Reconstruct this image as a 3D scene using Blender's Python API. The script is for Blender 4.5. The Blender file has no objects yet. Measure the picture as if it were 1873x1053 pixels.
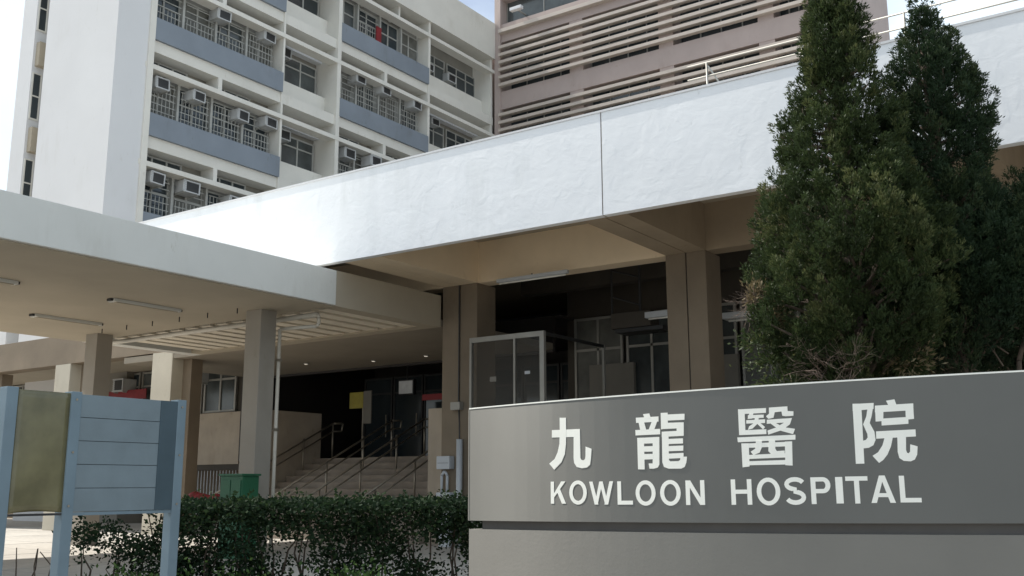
import bpy, bmesh, math, random
import numpy as np
from mathutils import Vector, Matrix
random.seed(7); rng = np.random.default_rng(7)
S = bpy.context.scene
COL = S.collection
R = math.radians

# ------------------------------------------------------------------ camera
cam = bpy.data.cameras.new('camera'); co = bpy.data.objects.new('camera', cam); COL.objects.link(co)
cam.sensor_width = 36.0; cam.lens = 36.0 * 1826.1 / 1873.0
cam.clip_start = 0.1; cam.clip_end = 3000
YAW, PITCH, ROLL = 0.604007, 0.194952, -0.003333
F = Vector((-math.sin(YAW) * math.cos(PITCH), math.cos(YAW) * math.cos(PITCH), math.sin(PITCH)))
r0 = Vector((math.cos(YAW), math.sin(YAW), 0)); u0 = r0.cross(F)
r1 = r0 * math.cos(ROLL) + u0 * math.sin(ROLL); u1 = -r0 * math.sin(ROLL) + u0 * math.cos(ROLL)
co.matrix_world = Matrix(((r1.x, u1.x, -F.x, 0), (r1.y, u1.y, -F.y, 0), (r1.z, u1.z, -F.z, 1.5), (0, 0, 0, 1)))
S.camera = co
S.render.resolution_x = 1024; S.render.resolution_y = 576

# ------------------------------------------------------------------ light
SUN = Vector((-1.0, -0.105, 1.06)).normalized()
sl = bpy.data.lights.new('sun', 'SUN'); so = bpy.data.objects.new('sun', sl); COL.objects.link(so)
sl.energy = 4.6; sl.angle = R(0.53); sl.color = (1.0, 0.955, 0.88)
so.rotation_euler = SUN.to_track_quat('Z', 'Y').to_euler(); so.location = SUN * 90
w = bpy.data.worlds.new('World'); S.world = w; w.use_nodes = True
nt = w.node_tree; nt.nodes.clear()
out = nt.nodes.new('ShaderNodeOutputWorld'); bg = nt.nodes.new('ShaderNodeBackground')
sky = nt.nodes.new('ShaderNodeTexSky'); sky.sky_type = 'NISHITA'; sky.sun_disc = False
sky.sun_elevation = math.asin(SUN.z); sky.sun_rotation = math.atan2(SUN.x, SUN.y)
sky.air_density = 1.0; sky.dust_density = 3.0; sky.ozone_density = 1.0
tc = nt.nodes.new('ShaderNodeTexCoord'); mp = nt.nodes.new('ShaderNodeMapping'); mp.inputs['Scale'].default_value = (1.4, 1.4, 3.2)
nz = nt.nodes.new('ShaderNodeTexNoise'); nz.inputs['Scale'].default_value = 2.2; nz.inputs['Detail'].default_value = 7
cr = nt.nodes.new('ShaderNodeValToRGB'); cr.color_ramp.elements[0].position = 0.30; cr.color_ramp.elements[1].position = 0.58
mx = nt.nodes.new('ShaderNodeMix'); mx.data_type = 'RGBA'
mx.inputs['B'].default_value = (6.6, 7.6, 8.4, 1)
nt.links.new(tc.outputs['Generated'], mp.inputs['Vector']); nt.links.new(mp.outputs[0], nz.inputs['Vector'])
nt.links.new(nz.outputs['Fac'], cr.inputs['Fac']); nt.links.new(cr.outputs[0], mx.inputs['Factor'])
nt.links.new(sky.outputs[0], mx.inputs['A']); nt.links.new(mx.outputs['Result'], bg.inputs['Color'])
bg.inputs['Strength'].default_value = 0.11
nt.links.new(bg.outputs[0], out.inputs['Surface'])
S.view_settings.view_transform = 'Standard'; S.view_settings.look = 'None'
S.view_settings.exposure = 0.52; S.view_settings.gamma = 1.0; S.view_settings.use_curve_mapping = False

# ------------------------------------------------------------------ materials
MATS = {}
def mat(name, col, rough=0.7, var=0.12, scale=1.5, streak=0.0, bump=0.0, bscale=20.0, metal=0.0, grime=None, spec=0.4,
        emit=None, trans=0.0, speck=0.0):
    """procedural surface: base colour with broad mottling, vertical run-down stains, fine relief"""
    if name in MATS: return MATS[name]
    m = bpy.data.materials.new(name); m.use_nodes = True; n = m.node_tree; L = n.links
    b = n.nodes['Principled BSDF']
    b.inputs['Roughness'].default_value = rough; b.inputs['Metallic'].default_value = metal
    b.inputs['Specular IOR Level'].default_value = spec
    if trans: b.inputs['Transmission Weight'].default_value = trans
    tc = n.nodes.new('ShaderNodeTexCoord')
    def noise(sc, det=4, vec=None, rgh=0.55):
        t = n.nodes.new('ShaderNodeTexNoise'); t.inputs['Scale'].default_value = sc; t.inputs['Detail'].default_value = det
        t.inputs['Roughness'].default_value = rgh
        L.new(vec if vec else tc.outputs['Object'], t.inputs['Vector']); return t.outputs['Fac']
    def ramp(fac, p0, c0, p1, c1):
        t = n.nodes.new('ShaderNodeValToRGB'); e = t.color_ramp.elements
        e[0].position = p0; e[0].color = (*c0, 1); e[1].position = p1; e[1].color = (*c1, 1); L.new(fac, t.inputs['Fac']); return t.outputs[0]
    def mul(a, c):
        t = n.nodes.new('ShaderNodeMix'); t.data_type = 'RGBA'; t.blend_type = 'MULTIPLY'; t.inputs['Factor'].default_value = 1
        L.new(a, t.inputs['A']); L.new(c, t.inputs['B']); return t.outputs['Result']
    lo = tuple(c * (1 - var) for c in col); hi = tuple(min(1, c * (1 + var * 0.6)) for c in col)
    c = ramp(noise(scale), 0.3, lo, 0.7, hi)
    if speck: c = mul(c, ramp(noise(scale * 22, 2), 0.35, (1 - speck,) * 3, 0.6, (1, 1, 1)))
    if streak:
        g = grime or (0.62, 0.58, 0.5)
        def patchy(sc3, ns, lo_, hi_, amt, mlo, mhi, msc):
            mpn = n.nodes.new('ShaderNodeMapping'); mpn.inputs['Scale'].default_value = sc3
            L.new(tc.outputs['Object'], mpn.inputs['Vector'])
            a_ = ramp(noise(ns, 5, mpn.outputs[0], 0.65), lo_, (1, 1, 1), hi_, (0, 0, 0))
            k_ = ramp(noise(msc, 3), mlo, (0, 0, 0), mhi, (1, 1, 1)); f_ = mul(a_, k_)
            t = n.nodes.new('ShaderNodeMix'); t.data_type = 'RGBA'; L.new(f_, t.inputs['Factor'])
            t.inputs['A'].default_value = (1, 1, 1, 1); t.inputs['B'].default_value = (*[1 - amt * (1 - v) for v in g], 1)
            return t.outputs['Result']
        c = mul(c, patchy((2.2, 2.2, 0.45), 1.1, 0.34, 0.52, streak * 0.7, 0.48, 0.66, 0.6))
        c = mul(c, patchy((6.0, 6.0, 2.6), 0.9, 0.30, 0.38, streak, 0.46, 0.6, 0.9))
    L.new(c, b.inputs['Base Color'])
    if bump:
        bp = n.nodes.new('ShaderNodeBump'); bp.inputs['Strength'].default_value = bump; bp.inputs['Distance'].default_value = 0.02
        L.new(noise(bscale, 5), bp.inputs['Height']); L.new(bp.outputs[0], b.inputs['Normal'])
    if emit:
        b.inputs['Emission Color'].default_value = (*emit[0], 1); b.inputs['Emission Strength'].default_value = emit[1]
    MATS[name] = m; return m

M = {}
M['white'] = mat('white_wall_paint', (0.63, 0.63, 0.635), 0.75, 0.04, 0.4, 0.2, 0.08, 14)
M['frame_white'] = mat('facade_frame_paint', (0.66, 0.64, 0.585), 0.7, 0.06, 0.8, 0.35, 0.1, 14)
M['fascia'] = mat('trowelled_white_render', (0.80, 0.81, 0.825), 0.8, 0.04, 0.9, 0.6, 0.0, 3.0, grime=(0.70, 0.71, 0.69))
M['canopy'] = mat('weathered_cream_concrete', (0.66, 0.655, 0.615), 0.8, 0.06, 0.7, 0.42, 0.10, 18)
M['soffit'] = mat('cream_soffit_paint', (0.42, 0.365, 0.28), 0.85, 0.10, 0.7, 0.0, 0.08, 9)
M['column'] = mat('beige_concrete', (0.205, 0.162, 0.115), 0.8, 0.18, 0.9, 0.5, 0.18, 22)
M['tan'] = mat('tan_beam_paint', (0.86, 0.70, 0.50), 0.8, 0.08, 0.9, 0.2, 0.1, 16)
M['tanwall'] = mat('tan_stone_render', (0.44, 0.37, 0.29), 0.8, 0.14, 1.3, 0.55, 0.15, 25)
M['pink'] = mat('pinkish_wall_tile', (0.41, 0.333, 0.305), 0.7, 0.07, 0.9, 0.35, 0.05, 20)
M['pinkslat'] = mat('pale_pink_slat_paint', (0.52, 0.45, 0.39), 0.6, 0.08, 0.7, 0.3)
M['blue'] = mat('blue_grey_panel_paint', (0.205, 0.235, 0.272), 0.6, 0.10, 0.7, 0.5)
M['glass'] = mat('dark_window_glass', (0.035, 0.045, 0.05), 0.08, 0.3, 0.7, spec=0.6)
M['glass_lit'] = mat('greyish_window_glass', (0.07, 0.08, 0.08), 0.15, 0.4, 1.3, spec=0.6)
M['curtain'] = mat('grey_curtain_behind_glass', (0.13, 0.13, 0.115), 0.4, 0.3, 2.5, 0.5)
M['grille'] = mat('painted_window_grille', (0.36, 0.36, 0.335), 0.6, 0.15, 2.0)
M['alu'] = mat('dull_aluminium', (0.33, 0.32, 0.29), 0.45, 0.12, 3.0, metal=0.4)
M['ac'] = mat('aircon_casing', (0.46, 0.47, 0.47), 0.5, 0.15, 2.0, 0.5)
M['dark'] = mat('dark_metal', (0.03, 0.03, 0.03), 0.5, 0.3, 4.0)
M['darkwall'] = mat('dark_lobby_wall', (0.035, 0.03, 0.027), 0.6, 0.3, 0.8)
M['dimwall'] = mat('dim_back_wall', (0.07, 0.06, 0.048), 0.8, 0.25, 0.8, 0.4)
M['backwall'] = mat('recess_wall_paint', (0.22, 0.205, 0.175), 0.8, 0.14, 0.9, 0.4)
M['slat'] = mat('cream_deck_slat', (0.74, 0.67, 0.55), 0.6, 0.08, 1.5)
M['pipe'] = mat('cream_pipe_paint', (0.62, 0.58, 0.50), 0.45, 0.08, 3.0)
M['step'] = mat('worn_stair_stone', (0.29, 0.245, 0.20), 0.75, 0.18, 2.2, 0.0, 0.12, 40)
M['steel'] = mat('dull_stainless_rail', (0.32, 0.285, 0.23), 0.4, 0.15, 6.0, metal=0.6)
M['signface'] = mat('brushed_sign_metal', (0.15, 0.15, 0.14), 0.40, 0.06, 1.0, 0.3, 0.0, metal=0.3, grime=(0.7, 0.68, 0.64))
M['signbase'] = mat('grey_sign_plinth', (0.19, 0.183, 0.165), 0.5, 0.07, 1.2, 0.35, 0.05, 40, grime=(0.7, 0.68, 0.64))
M['signdark'] = mat('dark_sign_recess', (0.12, 0.11, 0.10), 0.6, 0.15, 3.0)
M['letter'] = mat('cream_letter_enamel', (0.84, 0.83, 0.76), 0.45, 0.03, 4.0)
M['boardpost'] = mat('blue_board_post_paint', (0.155, 0.215, 0.255), 0.5, 0.14, 2.0, 0.5, 0.05, 60)
M['boardpanel'] = mat('blue_board_plank_paint', (0.165, 0.21, 0.235), 0.4, 0.16, 2.2, 0.45, 0.04, 40)
M['boarddark'] = mat('dark_teal_board', (0.055, 0.085, 0.105), 0.35, 0.12, 4.0)
M['olive'] = mat('olive_perspex_sheet', (0.145, 0.132, 0.068), 0.22, 0.42, 2.6, 0.6, spec=0.6)
M['green'] = mat('green_cabinet_paint', (0.02, 0.115, 0.055), 0.5, 0.12, 3.0, 0.3, speck=0.2)
M['red'] = mat('red_tarpaulin', (0.22, 0.015, 0.02), 0.6, 0.2, 5.0)
M['yellow'] = mat('yellow_notice_board', (0.36, 0.30, 0.03), 0.5, 0.2, 3.0)
M['lampwhite'] = mat('lit_white_panel', (0.35, 0.35, 0.34), 0.5, 0.35, 3.0, emit=((0.9, 0.9, 0.85), 0.05))
M['lampspot'] = mat('lit_downlight', (0.9, 0.85, 0.75), 0.5, 0.02, 4.0, emit=((1, 0.9, 0.75), 0.3))
M['paleplastic'] = mat('pale_plastic', (0.52, 0.54, 0.56), 0.4, 0.06, 4.0)
M['ground'] = mat('pavement_concrete', (0.30, 0.285, 0.26), 0.85, 0.15, 0.5, 0.0, 0.15, 60, speck=0.12)
M['drive'] = mat('forecourt_concrete', (0.43, 0.40, 0.355), 0.85, 0.12, 0.35, 0.0, 0.12, 50, speck=0.12)
M['kerb'] = mat('kerb_stone', (0.36, 0.34, 0.31), 0.85, 0.15, 2.0, 0.2, 0.15, 40)
M['soil'] = mat('planting_soil', (0.07, 0.055, 0.04), 0.95, 0.3, 6.0, 0.0, 0.6, 30)
M['bark'] = mat('conifer_bark', (0.10, 0.075, 0.055), 0.9, 0.3, 9.0, 0.3, 0.5, 50)
M['twig'] = mat('dry_twig', (0.22, 0.165, 0.13), 0.85, 0.25, 9.0)
M['ccol'] = mat('grey_canopy_column_paint', (0.33, 0.30, 0.255), 0.8, 0.12, 0.9, 0.35, 0.12, 22)
M['wingcol'] = mat('cream_wing_column_paint', (0.47, 0.43, 0.35), 0.8, 0.12, 0.9, 0.5, 0.12, 22)
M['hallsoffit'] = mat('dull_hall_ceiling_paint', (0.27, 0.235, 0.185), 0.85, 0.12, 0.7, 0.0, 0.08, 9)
M['haze'] = mat('hazy_screen_glass', (0.085, 0.08, 0.07), 0.25, 0.3, 2.0, 0.4)
M['haze'].node_tree.nodes['Principled BSDF'].inputs['Alpha'].default_value = 0.30
M['tan2'] = mat('shaded_tan_beam_paint', (0.34, 0.27, 0.19), 0.8, 0.14, 0.9, 0.4, 0.1, 16)  # darker copy of the tan beam paint, shade put into its colour
M['roof'] = mat('podium_roof_concrete', (0.62, 0.61, 0.58), 0.85, 0.12, 0.5)

def leafmat(name, a, b_, c_, rough=0.55, transl=0.25):
    m = bpy.data.materials.new(name); m.use_nodes = True; n = m.node_tree; L = n.links
    p = n.nodes['Principled BSDF']; p.inputs['Roughness'].default_value = rough; p.inputs['Specular IOR Level'].default_value = 0.15
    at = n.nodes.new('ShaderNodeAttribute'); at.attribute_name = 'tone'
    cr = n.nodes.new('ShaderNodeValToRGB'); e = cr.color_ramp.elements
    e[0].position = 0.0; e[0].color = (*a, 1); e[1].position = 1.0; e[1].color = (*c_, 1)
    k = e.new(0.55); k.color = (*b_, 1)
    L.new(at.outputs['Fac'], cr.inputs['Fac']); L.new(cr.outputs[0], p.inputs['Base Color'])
    t = n.nodes.new('ShaderNodeBsdfTranslucent'); L.new(cr.outputs[0], t.inputs['Color'])
    mxs = n.nodes.new('ShaderNodeMixShader'); mxs.inputs[0].default_value = transl
    L.new(p.outputs[0], mxs.inputs[1]); L.new(t.outputs[0], mxs.inputs[2])
    L.new(mxs.outputs[0], n.nodes['Material Output'].inputs['Surface'])
    return m
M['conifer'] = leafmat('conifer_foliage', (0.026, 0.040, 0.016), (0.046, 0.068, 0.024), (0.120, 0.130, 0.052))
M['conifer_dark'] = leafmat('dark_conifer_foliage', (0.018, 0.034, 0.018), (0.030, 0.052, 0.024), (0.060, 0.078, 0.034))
M['hedge'] = leafmat('hedge_foliage', (0.010, 0.020, 0.010), (0.018, 0.036, 0.016), (0.045, 0.070, 0.024), 0.8)
M['fresh'] = leafmat('fresh_shrub_foliage', (0.030, 0.060, 0.018), (0.06, 0.11, 0.03), (0.12, 0.18, 0.05))
M['dry'] = leafmat('dry_conifer_foliage', (0.11, 0.085, 0.045), (0.17, 0.135, 0.075), (0.25, 0.21, 0.13))

# relief of the trowelled render on the fascia (broad hand-trowelled waves + lumps)
def trowel(m):
    n = m.node_tree; L = n.links; b = n.nodes['Principled BSDF']; tc = n.nodes.new('ShaderNodeTexCoord')
    def nz(s, d, dist, sc=(1, 1, 1)):
        mp = n.nodes.new('ShaderNodeMapping'); mp.inputs['Scale'].default_value = sc; L.new(tc.outputs['Object'], mp.inputs['Vector'])
        a = n.nodes.new('ShaderNodeTexNoise'); a.inputs['Scale'].default_value = s; a.inputs['Detail'].default_value = d; a.inputs['Distortion'].default_value = dist
        L.new(mp.outputs[0], a.inputs['Vector']); return a.outputs['Fac']
    def ma(x, k, y):
        t = n.nodes.new('ShaderNodeMath'); t.operation = 'MULTIPLY_ADD'; L.new(x, t.inputs[0]); t.inputs[1].default_value = k; L.new(y, t.inputs[2]); return t.outputs[0]
    h = ma(nz(0.9, 4, 0.4, (1, 1, 0.7)), 3.0, nz(4.0, 3, 1.0, (1, 1, 1.3)))
    # scattered trowel lumps: only where a mask noise is high
    lump = n.nodes.new('ShaderNodeMath'); lump.operation = 'MULTIPLY'; r_ = n.nodes.new('ShaderNodeMapRange')
    r_.inputs['From Min'].default_value = 0.54; r_.inputs['From Max'].default_value = 0.62; L.new(nz(2.3, 3, 0.6), r_.inputs['Value'])
    L.new(r_.outputs[0], lump.inputs[0]); L.new(nz(11, 3, 0.5), lump.inputs[1]); h = ma(lump.outputs[0], 0.5, h)
    bp = n.nodes.new('ShaderNodeBump'); bp.inputs['Strength'].default_value = 0.13; bp.inputs['Distance'].default_value = 0.03
    L.new(h, bp.inputs['Height']); L.new(bp.outputs[0], b.inputs['Normal'])
trowel(M['fascia'])

def brushed(m, rough, aniso, metal):
    n = m.node_tree; b = n.nodes['Principled BSDF']; t = n.nodes.new('ShaderNodeTangent'); t.direction_type = 'UV_MAP'; t.uv_map = 'grain'
    n.links.new(t.outputs[0], b.inputs['Tangent']); b.inputs['Anisotropic'].default_value = aniso; b.inputs['Roughness'].default_value = rough
    b.inputs['Metallic'].default_value = metal; b.inputs['Anisotropic Rotation'].default_value = ANROT
ANROT = 0.25
brushed(M['signface'], 0.44, 0.88, 0.62); brushed(M['signbase'], 0.5, 0.8, 0.3)

# ------------------------------------------------------------------ mesh helpers
class MB:
    def __init__(s): s.v = []; s.f = []
    def box(s, x0, x1, y0, y1, z0, z1):
        i = len(s.v)
        s.v += [(x0,y0,z0),(x1,y0,z0),(x1,y1,z0),(x0,y1,z0),(x0,y0,z1),(x1,y0,z1),(x1,y1,z1),(x0,y1,z1)]
        s.f += [(i,i+3,i+2,i+1),(i+4,i+5,i+6,i+7),(i,i+1,i+5,i+4),(i+1,i+2,i+6,i+5),(i+2,i+3,i+7,i+6),(i+3,i,i+4,i+7)]
        return s
    def tube(s, p0, p1, r0, r1=None, n=8):
        r1 = r0 if r1 is None else r1
        a = Vector(p0); b = Vector(p1); d = (b - a)
        if d.length < 1e-6: return s
        d.normalize(); t = Vector((0,0,1)) if abs(d.z) < 0.9 else Vector((1,0,0))
        e = d.cross(t).normalized(); g = d.cross(e); i = len(s.v)
        for k in range(n):
            q = 2*math.pi*k/n; o = e*math.cos(q) + g*math.sin(q); s.v.append(tuple(a + o*r0)); s.v.append(tuple(b + o*r1))
        for k in range(n):
            m = (k+1) % n; s.f.append((i+2*k, i+2*k+1, i+2*m+1, i+2*m))
        s.f.append(tuple(i+2*k for k in range(n))); s.f.append(tuple(i+2*k+1 for k in reversed(range(n))))
        return s
    def path(s, pts, r, n=8):
        for a, b in zip(pts, pts[1:]): s.tube(a, b, r, n=n)
        return s
    def prism(s, poly, axis, a0, a1):
        """poly in the two other axes (x: (y,z), y: (x,z), z: (x,y))"""
        def P(q, t): return (t, q[0], q[1]) if axis == 'x' else (q[0], t, q[1]) if axis == 'y' else (q[0], q[1], t)
        i = len(s.v); n = len(poly)
        s.v += [P(q, a0) for q in poly] + [P(q, a1) for q in poly]
        s.f += [tuple(range(i, i+n)), tuple(range(i+2*n-1, i+n-1, -1))]
        for k in range(n): m = (k+1) % n; s.f.append((i+k, i+n+k, i+n+m, i+m))
        return s
    def build(s, name, m, parent=None, bevel=0.0, smooth=False):
        o0 = Vector(parent['_o']) if parent is not None else Vector((0,0,0))
        if parent is None and s.v:
            a = np.array(s.v); o0 = Vector((float(a[:,0].mean()), float(a[:,1].mean()), float(a[:,2].min())))
        me = bpy.data.meshes.new(name); me.from_pydata([tuple(Vector(q) - o0) for q in s.v], [], s.f)
        bm = bmesh.new(); bm.from_mesh(me); bmesh.ops.recalc_face_normals(bm, faces=bm.faces)
        if bevel: bmesh.ops.bevel(bm, geom=bm.edges[:], offset=bevel, segments=2, profile=0.7, affect='EDGES', clamp_overlap=True)
        bm.to_mesh(me); bm.free()
        if smooth:
            for p in me.polygons: p.use_smooth = True
        me.materials.append(m)
        o = bpy.data.objects.new(name, me); COL.objects.link(o)
        if parent is not None: o.parent = parent
        else: o.location = o0
        o['_o'] = tuple(o0)
        return o
def tag(o, label=None, cat=None, group=None, kind=None):
    if label: o['label'] = label
    if cat: o['category'] = cat
    if group: o['group'] = group
    if kind: o['kind'] = kind
    return o
def thing(name, loc, label, cat, group=None):
    o = bpy.data.objects.new(name, None); COL.objects.link(o); o.location = loc; o['_o'] = tuple(loc); o.empty_display_size = 0.3
    return tag(o, label, cat, group)
def bx(name, m, parent, *c, bevel=0.0): return MB().box(*c).build(name, m, parent, bevel)
def clone(src, parent, delta):
    c = src.copy(); COL.objects.link(c); c.parent = parent; c.location = src.location + Vector(delta); return c
def big(name, V, Fc, m, parent=None, tone=None, kind=None):
    """large mesh from numpy arrays: V (n,3), Fc (m,k)"""
    o0 = np.array(parent['_o']) if parent is not None else np.zeros(3)
    V = V - o0; me = bpy.data.meshes.new(name); k = Fc.shape[1]
    me.vertices.add(len(V)); me.vertices.foreach_set('co', V.astype(np.float32).ravel())
    me.loops.add(Fc.size); me.loops.foreach_set('vertex_index', Fc.astype(np.int32).ravel())
    me.polygons.add(len(Fc)); me.polygons.foreach_set('loop_start', np.arange(0, Fc.size, k, dtype=np.int32))
    me.polygons.foreach_set('loop_total', np.full(len(Fc), k, dtype=np.int32))
    if tone is not None:
        a = me.attributes.new('tone', 'FLOAT', 'FACE'); a.data.foreach_set('value', tone.astype(np.float32))
    me.update(calc_edges=True); me.materials.append(m)
    o = bpy.data.objects.new(name, me); COL.objects.link(o)
    if parent is not None: o.parent = parent
    o['_o'] = tuple(o0)
    if kind: o['kind'] = kind
    return o

# ================================================================== the setting
o = bpy.data.objects
gm = MB(); gm.v = [(-600,-600,0),(600,-600,0),(600,600,0),(-600,600,0)]; gm.f = [(0,1,2,3)]
tag(gm.build('ground', M['ground']), kind='structure')
# raised forecourt behind the hedge (edge follows the hedge line), driven over by ambulances
HD = Vector((0.823, 0.568, 0)); HN = Vector((-0.568, 0.823, 0))   # hedge direction and its normal (away from the street)
H0 = Vector((-6.45, 8.55, 0))
def hp(t, n): return H0 + HD * t + HN * n
fc = [hp(-16, 0.75), hp(5.6, 0.75), Vector((14, 13.0, 0)), Vector((14, 45, 0)), Vector((-80, 45, 0)), Vector((-80, 2, 0))]
m_ = MB().prism([(p.x, p.y) for p in fc], 'z', -0.2, 0.30)
drive = tag(m_.build('forecourt', M['drive']), kind='structure')
kb = MB(); a, b = hp(-16, 0.58), hp(5.6, 0.58); a2, b2 = hp(-16, 0.74), hp(5.6, 0.74)
kb.prism([(a.x,a.y),(b.x,b.y),(b2.x,b2.y),(a2.x,a2.y)], 'z', 0.0, 0.40)
tag(kb.build('kerb', M['kerb']), kind='structure')
pb = MB(); q = [hp(-16, -0.7), hp(6, -0.7), hp(6, 0.575), hp(-16, 0.575)]
pb.prism([(p.x, p.y) for p in q], 'z', 0.0, 0.14)
tag(pb.build('planting_bed', M['soil']), kind='structure')
# expansion joints of the forecourt slabs
jt = MB()
for k in range(9): jt.box(-34, 5, 8.2 + k*1.5, 8.235 + k*1.5, 0.295, 0.302)
for k in range(12): jt.box(-34 + k*3.2, -33.965 + k*3.2, 8.0, 16, 0.295, 0.303)
tag(jt.build('expansion_joint', M['kerb'], drive), kind=None)

# ================================================================== podium building
pod = thing('podium_building', (-7, 16, 0.3), 'low podium building with deep white trowelled fascia over beige columns', 'building')
fL = bx('fascia', M['fascia'], pod, -21.5, -7.311, 13.05, 13.19, 5.58, 7.25)
fR = bx('fascia', M['fascia'], pod, -7.289, 9.0, 13.05, 13.19, 5.58, 7.25)
bx('joint_filler', M['column'], pod, -7.311, -7.289, 13.072, 13.17, 5.58, 7.24)
bx('coping', M['white'], pod, -21.5, 9.0, 13.035, 13.22, 7.25, 7.285)
# the return of the fascia at its left end, and the roof slab
bx('fascia_return', M['fascia'], pod, -21.5, -21.25, 13.19, 24.0, 5.58, 7.25)
bx('roof_slab', M['roof'], pod, -21.25, 9.0, 13.19, 40.0, 6.52, 6.80)
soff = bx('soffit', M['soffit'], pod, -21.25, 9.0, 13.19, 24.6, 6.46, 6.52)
# exposed rusty patches where the soffit has spalled
rp = MB()
for k in range(6):
    x = -12.0 + k * 0.78; rp.box(x, x + 0.55, 13.38 + 0.02*k, 13.62, 6.452, 6.459)
rp.build('spalled_patch', M['twig'], soff)
cols = [(-12.95, -12.50, -12.48, -12.05), (-7.78, -7.39, -7.37, -7.0), (-2.60, -2.21, -2.19, -1.80)]
for a, b, c, d in cols:
    for x0, x1 in ((a, b), (c, d)):
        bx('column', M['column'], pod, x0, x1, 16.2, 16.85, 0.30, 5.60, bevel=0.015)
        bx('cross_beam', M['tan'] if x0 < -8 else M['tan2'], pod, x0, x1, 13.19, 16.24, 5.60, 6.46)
    bx('column_joint', M['dark'], pod, b, c, 16.23, 16.8, 0.30, 5.60)
spans = [(-21.25, -12.95), (-12.05, -7.78), (-7.0, -2.60), (-1.80, 9.0)]
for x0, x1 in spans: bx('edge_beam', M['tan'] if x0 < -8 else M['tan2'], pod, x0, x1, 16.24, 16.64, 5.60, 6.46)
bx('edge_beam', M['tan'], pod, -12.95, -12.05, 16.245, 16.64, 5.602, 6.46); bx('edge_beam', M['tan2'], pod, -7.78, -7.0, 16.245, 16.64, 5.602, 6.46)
# inner floor, plinth wall and back wall behind the columns
bx('floor_slab', M['step'], pod, -13.0, 9.0, 17.0, 24.6, 1.9, 2.24)
bx('plinth_wall', M['tanwall'], pod, -13.0, 9.0, 17.0, 17.2, 0.30, 1.9)
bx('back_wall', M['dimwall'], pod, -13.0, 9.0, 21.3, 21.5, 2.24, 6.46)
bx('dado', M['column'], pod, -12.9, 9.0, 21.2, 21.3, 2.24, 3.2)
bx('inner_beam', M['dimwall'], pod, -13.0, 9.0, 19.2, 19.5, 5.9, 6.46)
for k in range(9):
    x = -12.7 + k * 1.45
    f = MB()
    for a in (x, x + 1.29): f.box(a, a + 0.06, 21.12, 21.2, 3.2, 5.55)
    for z in (3.2, 4.72, 5.49): f.box(x + 0.06, x + 1.29, 21.125, 21.195, z, z + 0.06)
    f.box(x + 0.64, x + 0.70, 21.125, 21.195, 3.26, 5.49)
    wf = f.build('inner_window', M['alu'], pod)
    bx('pane', M['glass_lit'] if k % 3 else M['curtain'], wf, x + 0.03, x + 1.32, 21.15, 21.165, 3.23, 5.52)
for x0, x1 in ((-12.2, -11.0), (-9.5, -8.4), (-5.6, -4.5)):      # doors of the rooms behind
    bx('inner_door', M['backwall'], pod, x0, x1, 20.98, 21.10, 2.24, 4.35)
# entrance hall at the head of the stairs
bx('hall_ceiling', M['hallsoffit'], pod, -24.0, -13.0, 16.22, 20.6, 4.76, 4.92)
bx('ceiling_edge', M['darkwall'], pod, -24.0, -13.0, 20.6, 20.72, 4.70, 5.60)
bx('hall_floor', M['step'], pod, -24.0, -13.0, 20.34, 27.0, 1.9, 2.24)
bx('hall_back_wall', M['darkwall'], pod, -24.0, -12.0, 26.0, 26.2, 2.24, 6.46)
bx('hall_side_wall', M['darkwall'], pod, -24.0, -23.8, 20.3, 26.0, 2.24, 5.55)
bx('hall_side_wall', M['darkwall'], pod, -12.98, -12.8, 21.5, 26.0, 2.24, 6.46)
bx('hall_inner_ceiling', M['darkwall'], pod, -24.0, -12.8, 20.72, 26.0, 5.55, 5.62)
for k in range(7):   # framed glass doors
    x = -22.4 + k * 1.25; f = MB()
    for a in (x, x + 1.14): f.box(a, a + 0.06, 24.0, 24.06, 2.24, 4.9)
    for z in (2.24, 4.35, 4.84): f.box(x + 0.06, x + 1.14, 24.005, 24.055, z, z + 0.06)
    d = f.build('glass_door', M['dark'], pod)
    bx('pane', M['glass'], d, x + 0.03, x + 1.17, 24.025, 24.035, 2.27, 4.87)
    MB().tube((x + 1.02, 23.93, 3.0), (x + 1.02, 23.93, 3.7), 0.02).build('pull_handle', M['steel'], d)
# low walls either side of the stairs
lw = bx('stair_wall', M['tanwall'], pod, -20.85, -20.6, 17.75, 20.34, 0.30, 3.5)
bx('stair_wall', M['tanwall'], pod, -13.75, -13.0, 16.75, 17.4, 0.30, 3.12)
nb = bx('wall_niche', M['dark'], pod, -13.40, -13.12, 16.742, 16.749, 1.86, 2.10); bx('wall_niche', M['dark'], pod, -13.36, -13.12, 16.742, 16.749, 1.28, 1.55)
# wing to the left, under the ward block
wing = thing('ground_floor_wing', (-26, 18, 0.3), 'ground floor wing with sunlit columns behind the notice board and canopy', 'building')
for x0, x1 in ((-22.72, -21.89), (-27.25, -26.5), (-31.9, -31.1), (-36.5, -35.7)):
    bx('column', M['wingcol'], wing, x0, x1, 16.2, 16.75, 0.30, 4.95, bevel=0.015)
    bx('pilaster', M['column'], wing, x1, x1 + 0.34, 16.55, 16.9, 0.30, 4.95)
bx('edge_beam', M['column'], wing, -42, -21.3, 16.2, 16.7, 4.95, 5.80)
bx('ceiling', M['soffit'], wing, -42, -21.3, 16.7, 21.0, 5.30, 5.45)
bx('upper_wall', M['dimwall'], wing, -42, -24.0, 20.6, 20.8, 3.72, 5.30)
bx('parapet_wall', M['tanwall'], wing, -42, -24.0, 20.3, 20.55, 2.15, 3.72)
bx('lintel', M['dimwall'], wing, -42, -24.0, 20.35, 20.5, 1.98, 2.15)
bx('basement_wall', M['column'], wing, -42, -20.86, 21.6, 21.8, 0.3, 2.3)
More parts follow.
